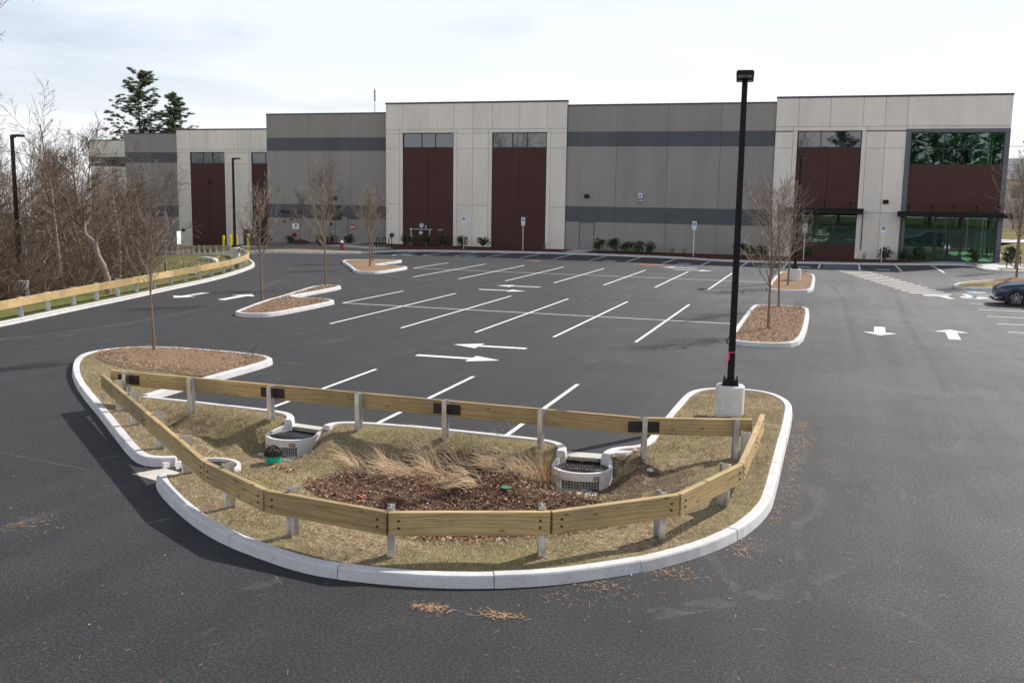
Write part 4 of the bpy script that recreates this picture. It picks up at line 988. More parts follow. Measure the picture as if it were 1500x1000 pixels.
# corner frame
mb=MB(); mb.box(16.1,16.45,V-.06,V+.3,.15,10.12); mb.box(22.95,23.3,V-.06,V+.3,.15,10.12); mb.box(16.45,22.95,V-.055,V+.3,9.86,10.12); mb.build('corner_frame','slate',WH,sub='world')
mb=MB(); mb.box(16.45,22.95,V+.02,V+.25,3.88,7.42); mb.build('brown_bay','brick',WH,sub='world')
window_strip(16.45,22.95,7.42,9.86,V+.05,[18.83,20.75],rows=[8.62],glass='green_glass')
window_strip(16.45,18.62,.16,3.56,V+.05,[],rows=[2.5],glass='green_glass')
window_strip(20.55,22.95,.16,3.56,V+.05,[],rows=[2.5],glass='green_glass')
window_strip(18.62,20.55,2.42,3.56,V+.05,[],glass='green_glass')
for a,b,hx in ((18.66,19.565,19.45),(19.605,20.51,19.72)):
    f=MB(); f.box(a,b,V+.05,V+.12,2.32,2.42); f.box(a,b,V+.05,V+.12,.16,.36); f.box(a,a+.11,V+.05,V+.12,.36,2.32); f.box(b-.11,b,V+.05,V+.12,.36,2.32)
    d=f.build('entrance_door','frame',WH,sub='world'); p=MB(); p.box(a+.09,b-.09,V+.08,V+.09,.34,2.34); p.build('pane','green_glass',d,sub='world')
    h=MB(); h.tube([(hx,V-.02,1.0),(hx,V-.02,1.5)],.018,6); h.box(hx-.06,hx+.06,V-.02,V+.02,1.15,1.35); h.build('handle','alloy',d,sub='world')
# corner room interior and end wall
mb=MB(); mb.box(13.2,23.0,V+22,V+22.1,.16,9.9); mb.box(13.15,13.29,V+4.7,V+22,.16,9.9); mb.box(16.3,16.44,V+.3,V+4.8,.16,9.9); mb.box(16.46,23.0,V+.31,V+21.9,3.7,3.9); mb.box(16.46,23.0,V+.31,V+21.9,7.0,7.2); mb.box(13.1,23.04,V+.3,V+22,9.95,10.05)
mb.box(19.6,19.9,V+4.0,V+4.3,.2,3.7); mb.build('interior_wall','int',WH,sub='world')
mb=MB(); mb.box(13.3,23.0,V+.13,V+21.9,.05,.155); mb.build('interior_floor','intfloor',WH,sub='world')
mb=MB(); mb.box(8.0,13.0,V+4.5,V+4.6,.16,3.9); mb.box(7.9,8.0,V+.32,V+4.6,.16,3.9); mb.box(13.0,13.1,V+.32,V+4.6,.16,3.9); mb.box(7.9,13.1,V+.31,V+4.6,3.95,4.05); mb.build('interior_wall','int',WH,sub='world')
mb=MB(); X=23.3
# end wall: solid beyond the corner glazing
mb.box(X-.25,X,V+19,V+58,-.5,12.4); mb.box(X-.25,X,V+9,V+13,-.5,9.899); mb.box(X-.25,X,V+.31,V+18.99,3.6,7.45) if False else None; mb.box(X-.25,X,V+.31,V+8.99,3.6,7.45); mb.box(X-.25,X,V+13.01,V+18.99,3.6,7.45); mb.box(X-.25,X,V+.31,V+18.99,9.9,12.4); mb.build('end_wall','beige',WH,sub='world')
for ya,yb in ((V+.31,V+9.0),(V+13.0,V+19.0)):
  for z0,z1,rw in ((.16,3.6,[2.5,1.2]),(7.45,9.9,[8.62])):
    n_=4; f=MB(); ys=[ya+(yb-ya)*t for t in (0,.28,.42,.70,.82,1)]
    for k,yv in enumerate(ys): f.box(X-.12,X-.04,yv-.06 if k else yv,yv+.06 if k<5 else yv,z0,z1)
    f.box(X-.115,X-.045,ya+.06,yb-.06,z0,z0+.08); f.box(X-.115,X-.045,ya+.06,yb-.06,z1-.08,z1)
    for r_ in rw: f.box(X-.112,X-.048,ya+.06,yb-.06,r_-.035,r_+.035)
    w=f.build('end_window','frame',WH,sub='world'); p=MB(); p.quad([(X-.08,ya+.02,z0+.02),(X-.08,yb-.02,z0+.02),(X-.08,yb-.02,z1-.02),(X-.08,ya+.02,z1-.02)]); p.build('pane','side_glass',w,sub='world')
# roof and hidden sides
mb=MB(); mb.box(-27.4,23.04,V+.305,V+58,11.2,11.5); mb.box(-40.5,-27.4,V+2.01,V+58,10.9,11.3); mb.box(-84,-40.8,92.75,V+58,9.2,9.6); mb.box(-69.9,-40.8,82.45,92.74,9.3,9.7); mb.build('roof','roofing',WH,sub='world')
mb=MB(); mb.box(-40.79,-40.5,V+2.01,81.85,-3,11.7); mb.box(-27.49,-27.25,V+.31,V+1.69,-.5,12.3); mb.box(-69.95,-69.8,82.41,92.39,-3,11); mb.box(-83.9,-83.7,92.75,V+58,-3,11); mb.box(-84,23.3,V+58,V+58.3,-3,12); mb.build('side_wall','grey',WH,sub='world')
# parapet returns of the blocks
# ---- fittings
def wallpack(x,y,z,label=None):
    m=MB(); m.add([(x-.2,y,z-.14),(x+.2,y,z-.14),(x+.2,y,z+.16),(x-.2,y,z+.16),(x-.2,y-.2,z-.14),(x+.2,y-.2,z-.14),(x+.2,y-.12,z+.14),(x-.2,y-.12,z+.14)],[(0,1,2,3),(4,7,6,5),(0,4,5,1),(3,2,6,7),(0,3,7,4),(1,5,6,2)])
    return m.build('wall_light','black',WH,sub='world')
wallpack(-33.6,V+1.7,4.15); wallpack(-8.85,V+.14,4.7); wallpack(14.95,V,4.6); wallpack(-58.2,82,6.6-.9)
def door(u0,u1,z0,z1,y,hx):
    f=MB(); f.box(u0-.07,u0,y-.02,y+.02,z0,z1+.07); f.box(u1,u1+.07,y-.02,y+.02,z0,z1+.07); f.box(u0,u1,y-.02,y+.02,z1,z1+.07); f.box(u0-.001,u1+.001,y-.004,y+.018,z0,z1)
    d=f.build('door_frame','joint',WH,sub='world')
    f=MB(); f.box(u0+.012,u1-.012,y-.012,y-.005,z0+.01,z1-.012); f.build('door','doorgrey',d,sub='world')
    h=MB(); h.box(hx-.03,hx+.03,y-.05,y-.0125,1.0+z0,1.16+z0); h.build('handle','alloy',d,sub='world')
door(-33.55,-32.25,.1,2.45,V+1.7-.004,-33.4); door(-9.4,-8.2,.17,2.45,V+.136,-8.3)
# roof antenna
t=thing('roof_antenna','thin roof antenna rising behind the left parapet of the middle block','antenna',(-33.7,75.2,11.3)); mb=MB(); mb.tube([(0,0,0),(0,0,3.7)],[.04,.025],6); mb.tube([(0,0,2.6),(0,0,3.75)],[.075,.075],8); mb.build('mast','fbark',t)
mb=MB(); mb.tube([(-.35,0,1.0),(.35,0,1.0)],.02,5); mb.tube([(0,0,1.2),(.22,0,1.7),(0,0,2.2),(-.22,0,1.7),(0,0,1.2)],.012,4); mb.build('element','galv',t)
# louvre, bells, signs
m=MB(); y=V+1.7
m.box(-35.5,-32.9+.0,y-.05,y-.001,2.15,3.45,1)
for k in range(11): m.box(-35.45,-32.95,y-.085,y-.051,2.2+k*.112,2.25+k*.112,0)
for k in range(6): m.box(-35.45+k*.5-.012,-35.45+k*.5+.012,y-.09,y-.0855,2.17,3.43,0)
m.build('louvre',['slate','black'],WH,sub='world')
def disc(x,y,z,r,mat,name,th=.08):
    m=MB(); m.tube([(x,y,z),(x,y-th,z),(x,y-th*1.3,z)],[r,r,r*.5],16); return m.build(name,mat,WH,sub='world')
disc(-39.0,V+1.7,1.9,.12,'red','fire_bell'); disc(-38.2,V+1.7,2.1,.12,'red','fire_bell'); disc(-37.9,V+1.7,.65,.17,'red','fire_connection',.3)
disc(-61.9,81.9,.1,.18,'grate','wall_vent',.2); disc(-26.9,V,.95,.2,'grate','wall_vent',.15); disc(-34.0,V+1.7,1.75,.12,'black','lock_box',.12)
for x,z in ((-39.1,2.95),(-38.5,2.9),(-37.3,2.9)):
    m=MB(); m.tube([(x,V+1.7,z),(x+.1,V+1.35,z-.08)],.05,6); m.box(x-.14,x+.22,V+1.2,V+1.4,z-.18,z-.05); m.build('flood_light','black',WH,sub='world')
m=MB(); m.box(-38.15,-37.4,V+1.66,V+1.695,1.2,1.7,0); m.box(-37.85,-37.65,V+1.65,V+1.659,1.38,1.6,1); m.build('wall_sign',['whitepaint','red'],WH,sub='world')
m=MB(); m.box(-31.95,-31.45,V+1.66,V+1.695,1.35,1.72,0)
for k in range(3): m.box(-31.88+k*.13,-31.80+k*.13,V+1.652,V+1.659,1.42+.05*(k%2),1.62,1)
m.build('wall_sign',['red','whitepaint'],WH,sub='world')
# camera and dome
m=MB(); m.box(-4.4,-4.1,V-.05,V+.139,4.62,4.98,0); m.box(-4.33,-4.17,V-.06,V-.051,4.70,4.9,1); m.build('wall_box',['whitepaint','blue'],WH,sub='world')
m=MB(); m.tube([(-4.25,V+.139,4.32),(-4.25,V-.02,4.32)],[.12,.12],14,0); m.tube([(-4.25,V-.021,4.30),(-4.25,V-.08,4.28)],[.09,.05],12,1); m.build('dome_camera',['whitepaint','black'],WH,sub='world')
# gas meter set
t=thing('gas_meter','grey gas meter set with regulators on pipes against the left brown bay','gas meter',(-23.6,V-.15,.16))
m=MB(); yv=.02
m.tube([(-1.35,yv,0),(-1.35,yv,1.38)],.06,8); m.tube([(-1.42,yv,1.38),(.7,yv,1.38)],.055,8); m.tube([(1.2,yv,1.36),(1.75,yv,1.36)],.05,8); m.tube([(.45,yv,1.38),(.45,yv,.95)],.045,8); m.tube([(-1.35,yv,.75),(-1.1,yv,.75)],.04,6)
m.build('pipework','pipe',t)
m=MB(); m.tube([(-.32,-.1,1.72),(-.32,.1,1.72)],.2,16); m.tube([(-.32,0,1.45),(-.32,0,1.72)],.06,8); m.tube([(-.55,-.05,1.68),(-.35,-.05,1.72)],.06,8); m.tube([(-.38,-.1,1.08),(-.38,.1,1.08)],.17,16); m.tube([(.08,0,1.4),(.08,0,1.62)],.05,8); m.tube([(.08,-.06,1.66),(.08,.06,1.66)],.08,12); m.tube([(-1.35,-.08,1.38),(-1.35,.12,1.38)],.11,12)
m.build('regulator','pipe',t)
m=MB(); m.cyl(-1.52,-.1,0,.22,.09,10); m.build('yellow_cap','yellow',t)
# ------------------------------------------------------------------ right background: house, utility pole, wires
t=thing('background_house','pale pinkish house beyond the lawn right of the glass corner','house',(34,125,1.6))
mb=MB(); mb.box(-6,9,0,8,-.5,6.2); mb.build('wall','siding',t)
mb=MB(); mb.add([(-6.5,-.6,6.15),(9.5,-.6,6.15),(9.5,8.6,6.15),(-6.5,8.6,6.15),(-6.5,4,9),(9.5,4,9)],[(0,1,5,4),(2,3,4,5),(0,4,3),(1,2,5),(0,3,2,1)]); mb.build('roof','roofing',t)
for x in (-4,-1.2,2,5.5):
    for z in (1,3.8):
        mb=MB(); mb.box(x,x+1.2,-.05,-.002,z,z+1.6); mb.build('window','glass',t)
t=thing('utility_pole','wooden utility pole with crossarm and insulators right of the building','utility pole',(31.0,96,1.2))
mb=MB(); mb.tube([(0,0,-.5),(0,0,11)],[.16,.11],10); mb.build('pole','pbark',t)
mb=MB(); mb.box(-1.9,1.2,-.06,.06,9.6,9.75); mb.build('crossarm','pbark',t)
mb=MB(); 
for x in (-1.8,-.9,.9): mb.cyl(x,0,9.76,9.98,.05,8)
mb.build('insulator','conc',t)
mb=MB()
for (x0,dz) in ((-1.8,10.0),(-.9,10.0),(.9,10.0),(0,8.2),(0,7.6)):
    pts=[(x0+(k*6.0),96-k*.9,1.2+dz-.9*math.sin(math.pi*k/9)*1.1) for k in range(10)]; mb.tube(pts,.022,4)
    pts=[(x0-(k*1.2),96+k*9.9,1.2+dz-1.6*math.sin(math.pi*k/9)) for k in range(10)]; mb.tube(pts,.022,4)
tag(mb.build('overhead_wires','black'),'thin overhead wires running from the utility pole','wires')
rg=region('background_path',[(24.3,88),(60,96),(60,99),(24.3,91)],[],2.0,lambda x,y:h_out(x,y)+.06,'walk')
# ------------------------------------------------------------------ vegetation
def grow(T,B,p,d,L,r,lvl,rr,cfg):
    """polyline branch; level 0 goes to T (trunk), rest to B"""
    c=cfg[lvl]; n=c['seg']; pts=[p.copy()]; rads=[r]; dirs=[d.copy()]; q=p.copy(); dd=d.copy()
    for i in range(n):
        dd=(dd+Vector((rr.gauss(0,1),rr.gauss(0,1),rr.gauss(0,1)))*c['wob']+Vector((0,0,c['up']))).normalized()
        q=q+dd*(L/n); pts.append(q.copy()); rads.append(max(c['rmin'],r*(1-(1-c['tip'])*(i+1)/n))); dirs.append(dd.copy())
    (T if lvl<c.get('tl',1) else B).tube(pts,rads,c['sides'],0,cap=False)
    if lvl+1>=len(cfg): return
    k=c['kids']; k=rr.randint(int(k*.8),int(k*1.2)+1)
    for j in range(k):
        t=c['t0']+(1-c['t0'])*(j+rr.random())/k; t=min(.98,t); f=t*n; i=min(n-1,int(f)); f-=i
        pp=pts[i].lerp(pts[i+1],f); pr=rads[i]*(1-f)+rads[i+1]*f; ax=dirs[i+1]
        o=ax.orthogonal().normalized(); o.rotate(Matrix.Rotation(rr.uniform(0,6.283),3,ax))
        a=c['ang']*rr.uniform(.7,1.3); nd=(ax*math.cos(a)+o*math.sin(a)).normalized()
        grow(T,B,pp,nd,c['ratio']*L*(1-c['shr']*t)*rr.uniform(.7,1.25),max(cfg[lvl+1]['rmin'],pr*c['rk']),lvl+1,rr,cfg)
def sapling_cfg(rm=.0055):
    return [dict(seg=9,wob=.022,up=.03,rmin=.006,tip=.18,sides=8,kids=20,t0=.32,ang=.62,ratio=.60,shr=.62,rk=.52),
            dict(seg=6,wob=.10,up=.10,rmin=rm,tip=.3,sides=5,kids=8,t0=.12,ang=.6,ratio=.5,shr=.5,rk=.55),
            dict(seg=4,wob=.12,up=.08,rmin=rm,tip=.5,sides=3,kids=3,t0=.2,ang=.55,ratio=.5,shr=.4,rk=.6),
            dict(seg=2,wob=.12,up=.05,rmin=rm*.8,tip=.6,sides=3,kids=0,t0=.3,ang=.5,ratio=.5,shr=.3,rk=.6)]
def sapling(label,x,y,z,H,seed,r=.045,spread=1,rm=.0055,group='bare young trees in the mulch islands',t0=None,parts=True,kids=None):
    rr=random.Random(seed); T=MB();B=MB(); cfg=sapling_cfg(rm); cfg[0]['ang']=.62*spread
    if t0: cfg[0]['t0']=t0
    if kids: cfg[0]['kids']=kids
    grow(T,B,Vector((0,0,-.05)),Vector((0,0,1)),H,r,0,rr,cfg)
    t=thing('bare_sapling',label,'tree',(x,y,z),0,group)
    T.build('trunk','bark',t,smooth=True); B.build('crown','twig',t)
    return t
sapling('bare sapling in the mulch at the left tip of the planted island, nearest the camera',-6.51,4.97,.15,3.55,11,.042,.85,t0=.42)
sapling('bare sapling in the left mulch island, in front of the brown and grey wall corner',-11.18,17.9,.15,4.15,12,.055,1.15,t0=.36,kids=22)
sapling('bare sapling at the back finger of the left mulch island',-12.1,25.0,.15,4.7,13,.055,1.05,t0=.36)
sapling('bare sapling at the front of the far left mulch island',-15.9,37.6,.15,4.1,14,.06,.95,t0=.36,rm=.006,kids=24)
sapling('bare sapling at the back of the far left mulch island',-18.3,42.9,.15,4.3,15,.06,.95,t0=.36,rm=.006)
sapling('bare sapling nearest the camera in the middle mulch island right of the tall light pole',9.3,17.2,.2,4.4,16,.055,1.15,t0=.28,kids=24)
sapling('bare sapling at the back of the middle mulch island',9.25,24.9,.15,4.4,17,.055,1.1,t0=.30,kids=24)
sapling('bare sapling at the front of the far mulch island beside a pole base',9.1,36.6,.15,4.7,18,.06,1.1,t0=.28,rm=.006,kids=26)
sapling('bare sapling in the grass island behind the parked car',21.6,46.3,.2,7.0,19,.075,.75,t0=.28,rm=.006,kids=28)
sapling('bare sapling beside the bike rack right of the glass corner',23.35,58.0,.2,6.3,20,.08,.8,t0=.3,rm=.007)
sapling('small bare sapling against the grey wall left of the slatted vent',-35.0,62.2,.16,3.9,21,.05,.8,t0=.3,rm=.007,group='bare young trees by the grey wall')
sapling('bare tree on a mulch mound against the grey wall below the slatted vent',-30.9,60.2,.2,6.6,22,.08,.85,t0=.25,rm=.008,group='bare young trees by the grey wall')
# mulch mounds
for x,y,r in ((-35.0,62.2,.9),(-30.9,60.2,1.1)):
    m=MB(); n=20
    for i,(k,h) in enumerate(((1,0),(.7,.14),(.35,.24),(.08,.27))):
        for j in range(n): a=6.283*j/n; m.v.append((x+r*k*math.cos(a)*(1+.1*math.sin(3*a)),y+r*k*math.sin(a),.14+h))
    for i in range(3):
        for j in range(n): m.f.append((i*n+j,i*n+(j+1)%n,(i+1)*n+(j+1)%n,(i+1)*n+j)); m.m.append(0)
    m.f.append(tuple(range(3*n,4*n))); m.m.append(0); structure('mulch_mound',m,'redmulch',smooth=True)
m=MB(); n=24; x,y,r=21.6,46.0,1.3
for i,(k,h) in enumerate(((1,0),(.7,.12),(.35,.2),(.08,.22))):
    for j in range(n): a=6.283*j/n; m.v.append((x+r*k*math.cos(a),y+r*k*math.sin(a),.13+h))
for i in range(3):
    for j in range(n): m.f.append((i*n+j,i*n+(j+1)%n,(i+1)*n+(j+1)%n,(i+1)*n+j)); m.m.append(0)
m.f.append(tuple(range(3*n,4*n))); m.m.append(0); structure('mulch_mound',m,'mulch',smooth=True)
# evergreen shrubs
def shrub(label,x,y,z,h,seed,n=420):
    rr=random.Random(seed); t=thing('evergreen_shrub',label,'shrub',(x,y,z),0,'small evergreen shrubs along the facade')
    s=MB()
    for k in range(7):
        a=rr.uniform(0,6.28); e=Vector((math.cos(a)*h*.3,math.sin(a)*h*.3,h*rr.uniform(.6,.95))); s.tube([(0,0,-.05),tuple(e*.5+Vector((0,0,.0))),tuple(e)],[.02,.012,.006],4)
    s.build('stem','fbark',t)
    b=MB()
    cl=[(Vector((rr.gauss(0,.17)*h,rr.gauss(0,.17)*h,h*rr.uniform(.25,.78))),h*rr.uniform(.18,.28)) for _ in range(12)]
    for k in range(n):
        c,r=cl[k%12]; d=Vector((rr.gauss(0,1),rr.gauss(0,1),rr.gauss(0,1))).normalized(); p=c+d*r*rr.uniform(.55,1.05)
        if p.z<.04: p.z=.05
        u=(d+Vector((rr.uniform(-.6,.6),rr.uniform(-.6,.6),rr.uniform(-.2,.9)))).normalized(); w=u.orthogonal().normalized(); w.rotate(Matrix.Rotation(rr.uniform(0,6.28),3,u)); L=rr.uniform(.09,.15)*max(1,h/.8)
        b.quad([p-w*L*.3,p+u*L*.5-w*L*.34,p+u*L,p+u*L*.5+w*L*.34])
    b.build('foliage','shrub',t)
sh=[(-38.6,62.4,.85,'shrub under the red bells at the left end of the grey wall'),(-36.6,63.2,.8,'shrub left of the small sapling by the grey wall'),(-33.5,63.2,.8,'shrub right of the small sapling by the grey wall'),(-31.9,62.2,.95,'shrub left of the bare tree by the slatted vent'),(-30.0,62.2,.9,'shrub right of the bare tree by the slatted vent, beside the grey door'),
(-24.6,62.8,.95,'shrub beneath the gas meter at the left brown bay'),(-22.9,63.0,.95,'middle shrub at the foot of the left brown bay'),(-21.3,63.1,1.0,'right shrub at the foot of the left brown bay'),(-19.2,62.4,.95,'shrub left of the sign before the beige pier between brown bays'),(-17.4,62.6,.9,'shrub right of the sign, before the beige pier between brown bays'),
(-7.3,63.1,1.0,'leftmost of five shrubs beside the grey door'),(-6.1,63.0,1.05,'second of five shrubs right of the grey door'),(-4.9,62.9,.95,'middle of five shrubs right of the grey door'),(-3.9,62.8,.95,'fourth of five shrubs right of the grey door'),(-3.0,62.7,.9,'rightmost of five shrubs right of the grey door'),
(4.3,62.6,1.0,'shrub just right of the tall near light pole, by the grey wall'),(5.1,62.6,.95,'shrub before the grey wall, second right of the tall light pole'),(6.0,62.6,.9,'shrub at the right end of the grey wall behind bare twigs'),(9.2,62.8,.9,'shrub under the low window behind bare twigs'),
(15.1,63.6,.95,'shrub before the beige pier left of the glass corner'),(16.6,63.7,.9,'shrub at the left edge of the glass storefront'),(17.7,63.7,1.0,'shrub before the glass storefront, left of the doors'),(21.6,63.8,.95,'shrub before the glass storefront, right of the doors'),(24.0,64.0,1.3,'large olive shrub at the right corner of the building'),(25.6,64.2,1.2,'large olive shrub behind the right bike rack')]
for i,(x,y,h,l) in enumerate(sh): shrub('dark evergreen '+l,x,y,.17 if x>-30 else h_out(x,y)+.02,h,100+i)
for i,(x,y,l) in enumerate([(-11.9,62.6,'tiny bare twiggy shrub before the beige pier right of the brown bays'),(-1.0,61.9,'tiny bare twiggy shrub left of the grey wall sign'),(0.0,61.6,'tiny bare twiggy shrub beside the sign at the grey wall'),(13.6,62.6,'tiny bare twiggy shrub right of the low window')]):
    rr=random.Random(50+i); m=MB()
    for k in range(26):
        a=rr.uniform(0,6.28); e=rr.uniform(.1,.4); h=rr.uniform(.3,.75); m.tube([(0,0,-.02),(math.cos(a)*e*.4,math.sin(a)*e*.4,h*.5),(math.cos(a)*e,math.sin(a)*e,h)],[.012,.008,.005],3)
    o=m.build('twiggy_shrub','twig'); o.location=(x,y,.16); tag(o,l,'shrub','tiny bare shrubs in the facade bed')
# weeds at island edges
for i,(x,y,z,l) in enumerate([(-3.4,5.0,.15,'dry weed at the right end of the island tip mulch'),(-9.0,18.9,.14,'dry weeds in the notch of the left mulch island'),(-11.6,25.2,.14,'dry weeds at the back finger of the left mulch island'),(-12.0,21.8,.14,'reddish weeds along the edge of the left mulch island'),(-15.0,38.6,.14,'dry weeds on the far left mulch island'),(10.0,24.9,.14,'dry weeds at the back right of the middle mulch island'),(9.8,45.2,.14,'dry weeds at the back of the far mulch island')]):
    rr=random.Random(70+i); m=MB()
    for k in range(22):
        a=rr.uniform(0,6.28); e=rr.uniform(.05,.35); h=rr.uniform(.12,.4); bx,by=rr.gauss(0,.12),rr.gauss(0,.12); m.tube([(bx,by,-.02),(bx+math.cos(a)*e*.4,by+math.sin(a)*e*.4,h*.6),(bx+math.cos(a)*e,by+math.sin(a)*e,h)],[.005,.004,.003],3)
    o=m.build('dry_weed','twig'); o.location=(x,y,z); tag(o,l,'weed','dry weeds on the mulch islands')
# ---- woodland on the left
def forest_cfg(rm,dens=1.0):
    return [dict(seg=9,wob=.07,up=.03,rmin=.02,tip=.14,sides=7,kids=13*dens,t0=.2,ang=.75,ratio=.44,shr=.5,rk=.5,tl=1),
            dict(seg=6,wob=.14,up=.07,rmin=rm*1.3,tip=.25,sides=4,kids=8*dens,t0=.15,ang=.7,ratio=.48,shr=.45,rk=.5,tl=1),
            dict(seg=4,wob=.16,up=.05,rmin=rm,tip=.4,sides=3,kids=5,t0=.15,ang=.65,ratio=.5,shr=.4,rk=.55),
            dict(seg=2,wob=.18,up=.04,rmin=rm*.8,tip=.6,sides=3,kids=0,t0=.2,ang=.6,ratio=.5,shr=.4,rk=.6)]
def forest_proto(H,seed,r,rm,dens=1,forks=1,t0=.2,lean=0):
    rr=random.Random(seed); T=MB();B=MB(); cfg=forest_cfg(rm,dens); cfg[0]['t0']=t0
    for k in range(forks):
        d=Vector((rr.gauss(0,.14)*(forks>1)+lean,rr.gauss(0,.14)*(forks>1),1)).normalized()
        grow(T,B,Vector((rr.gauss(0,.1)*(forks>1),rr.gauss(0,.1)*(forks>1),-.4)),d,H*(1 if k==0 else rr.uniform(.7,.95)),r*(1 if k==0 else .75),0,rr,cfg)
    return T,B
protos=[]
for i,(H,r,rm,dn,fk,t0) in enumerate([(12.5,.17,.009,1,1,.25),(11,.14,.009,1.05,2,.2),(9.5,.11,.008,1.05,2,.12),(8,.08,.008,1.1,3,.1),(13.5,.19,.010,1,1,.3),(6,.05,.007,1.1,4,.06)]):
    T,B=forest_proto(H,30+i,r,rm,dn,fk,t0)
    t=thing('bare_tree','x','tree',(0,0,0),0,'bare trees of the woodland on the left'); T.build('trunk','fbark',t,smooth=True); B.build('crown','ftwig',t); protos.append(t)
KN=['tall slender bare tree','forked bare tree','spreading bare tree','many stemmed bare tree','tall broad bare tree','bushy bare tree']
used=[False]*6
def put_tree(k,x,y,s,rz,label,z=None):
    z=h_out(x,y) if z is None else z
    if not used[k]: used[k]=True; o=protos[k]; o.location=(x,y,z-.1); o.rotation_euler=(0,0,rz); o.scale=(s,s,s); o['label']=label; return o
    return copy_tree(protos[k],(x,y,z-.1),rz,label,s)
fr=random.Random(77)
def cam_px(x,y,z=3):
    dx,dy,dz=x-11.2695,y+17.7551,z-4.5496
    f=dx*-.30376+dy*.94166+dz*-.14494; r=dx*.95091+dy*.30909+dz*.01525; u=dx*-.05916+dy*.13319+dz*.98932
    return 750+1445*r/f,500-1445*u/f,f
spots=[]
# hand placed: edge trees seen one by one
edge=[(4,-25.9,22.9,.74,'tallest bare tree of the woodland, right of the left light pole'),(2,-22.8,17.6,.62,'bare tree directly behind the left light pole'),(0,-28.5,34.5,.52,'bare tree at the right end of the woodland, in front of the pale grey wall'),(3,-27.2,31.0,.7,'low bare tree leaning over the lawn at the right end of the woodland'),
 (4,-23.8,12.2,1.0,'tall bare tree at the left edge of the picture with long low branches'),(0,-21.9,14.6,.66,'bare tree near the left edge, left of the light pole')]
for k,x,y,s,l in edge: put_tree(k,x,y,s,fr.uniform(0,6.28),l)
rr=random.Random(91); T=MB(); B=MB(); cf_=forest_cfg(.007)
t=thing('bare_tree','contorted bare tree with a curved thick trunk just behind the left guardrail','tree',(-18.5,17.4,-.1),0,'bare trees of the woodland on the left')
def limb(pts,r0,r1,kids,L):
    P=[Vector((x+18.13,y-16.92,z+.1)) for x,y,z in pts]; n=len(P)
    T.tube([tuple(p) for p in P],[r0+(r1-r0)*i/(n-1) for i in range(n)],9,0,cap=False)
    for k in range(kids):
        f=rr.uniform(.35,1)*(n-1); i=min(n-2,int(f)); p=P[i].lerp(P[i+1],f-i); d=Vector((rr.gauss(0,.7),rr.gauss(0,.7),rr.uniform(.2,1))).normalized()
        grow(T,B,p,d,L*rr.uniform(.5,1.2),r1*.6,1,rr,cf_)
limb([(-18.13,16.92,-.3),(-18.2,17.0,.77),(-18.42,17.03,1.34),(-18.69,17.01,1.77),(-18.82,17.05,2.29)],.14,.115,2,.8)
limb([(-18.82,17.05,2.25),(-19.0,17.0,2.45),(-19.24,16.97,2.63),(-19.33,17.0,3.0),(-19.37,17.05,3.41)],.10,.075,4,1.3)
limb([(-19.37,17.05,3.38),(-19.5,17.1,3.8),(-19.66,17.08,4.22),(-19.9,17.2,5.2),(-19.95,17.4,6.4)],.06,.02,14,1.9)
limb([(-19.37,17.05,3.38),(-19.36,17.12,3.8),(-19.39,17.17,4.22),(-19.2,17.3,5.1),(-19.25,17.5,6.2)],.055,.018,12,1.8)
limb([(-18.82,17.05,2.2),(-18.53,17.25,2.93),(-18.25,17.4,3.15),(-18.0,17.49,3.37),(-17.32,17.81,4.02),(-16.9,18.1,4.9)],.065,.018,12,1.6)
limb([(-19.24,16.97,2.6),(-19.7,16.87,2.91),(-20.17,16.77,3.28),(-20.7,16.8,3.9)],.05,.018,9,1.5)
T.build('trunk',m_bark('contorted_bark',(.13,.10,.085),(.40,.32,.27)),t,smooth=True); B.build('crown','ftwig',t)
nm=0
tries=0
while nm<74 and tries<4000:
    tries+=1
    x=fr.uniform(-95,-21); y=fr.uniform(3,100)
    px,py,f=cam_px(x,y)
    d=dist_poly(x,y,LKs,False)
    if f<28 or f>125 or px<-60 or px>214: continue
    if px>150 and f<46: continue
    if px>185 and f<60: continue
    if d<4.5: continue
    if y>40 and x>-58 and px>178: continue
    if any(math.dist((x,y),q)<(1.6 if f<60 else 2.6) for q in spots): continue
    if x>-72 and y>76: continue
    k=fr.choice([0,1,1,2,2,3,3,4,5,5,5])
    top_px=(188 if px<130 else 226)+fr.uniform(0,75)
    Hm=(278-top_px)*f/1445+4.55-h_out(x,y); H0=[12.5,11,9.5,8,13.5,6][k]
    s=max(.45,min(1.15,Hm/H0))
    if k in (3,5): s=fr.uniform(.6,1.0)
    spots.append((x,y)); nm+=1
    side='near the left edge' if px<60 else ('behind the left light pole' if px<110 else 'towards the pale wall')
    dep='at the front' if f<48 else ('in the middle' if f<75 else 'at the back')
    put_tree(k,x,y,s,fr.uniform(0,6.28),'%s %s of the wood, %s'%(KN[k],dep,side))
# right side and horizon trees
for k,x,y,s,l in [(4,35.5,112,.75,'bare tree before the pale house on the right'),(1,39.5,118,.85,'forked bare tree at the right edge of the picture'),(0,46,130,.8,'slender bare tree beyond the pale house'),(2,30.5,108,.7,'spreading bare tree just right of the building'),(1,44,104,.7,'forked bare tree on the lawn at the far right')]:
    put_tree(k,x,y,s,fr.uniform(0,6.28),l)
# trees on the far side of the road behind the viewer (they are what the glass reflects)
for i in range(26):
    x=-70+i*6+fr.uniform(-3,3); put_tree([0,4,1,4][i%4],x,-58+fr.uniform(-9,7),1.45+fr.uniform(-.15,.4),fr.uniform(0,6.28),'bare tree behind the viewpoint across the drive',z=0)
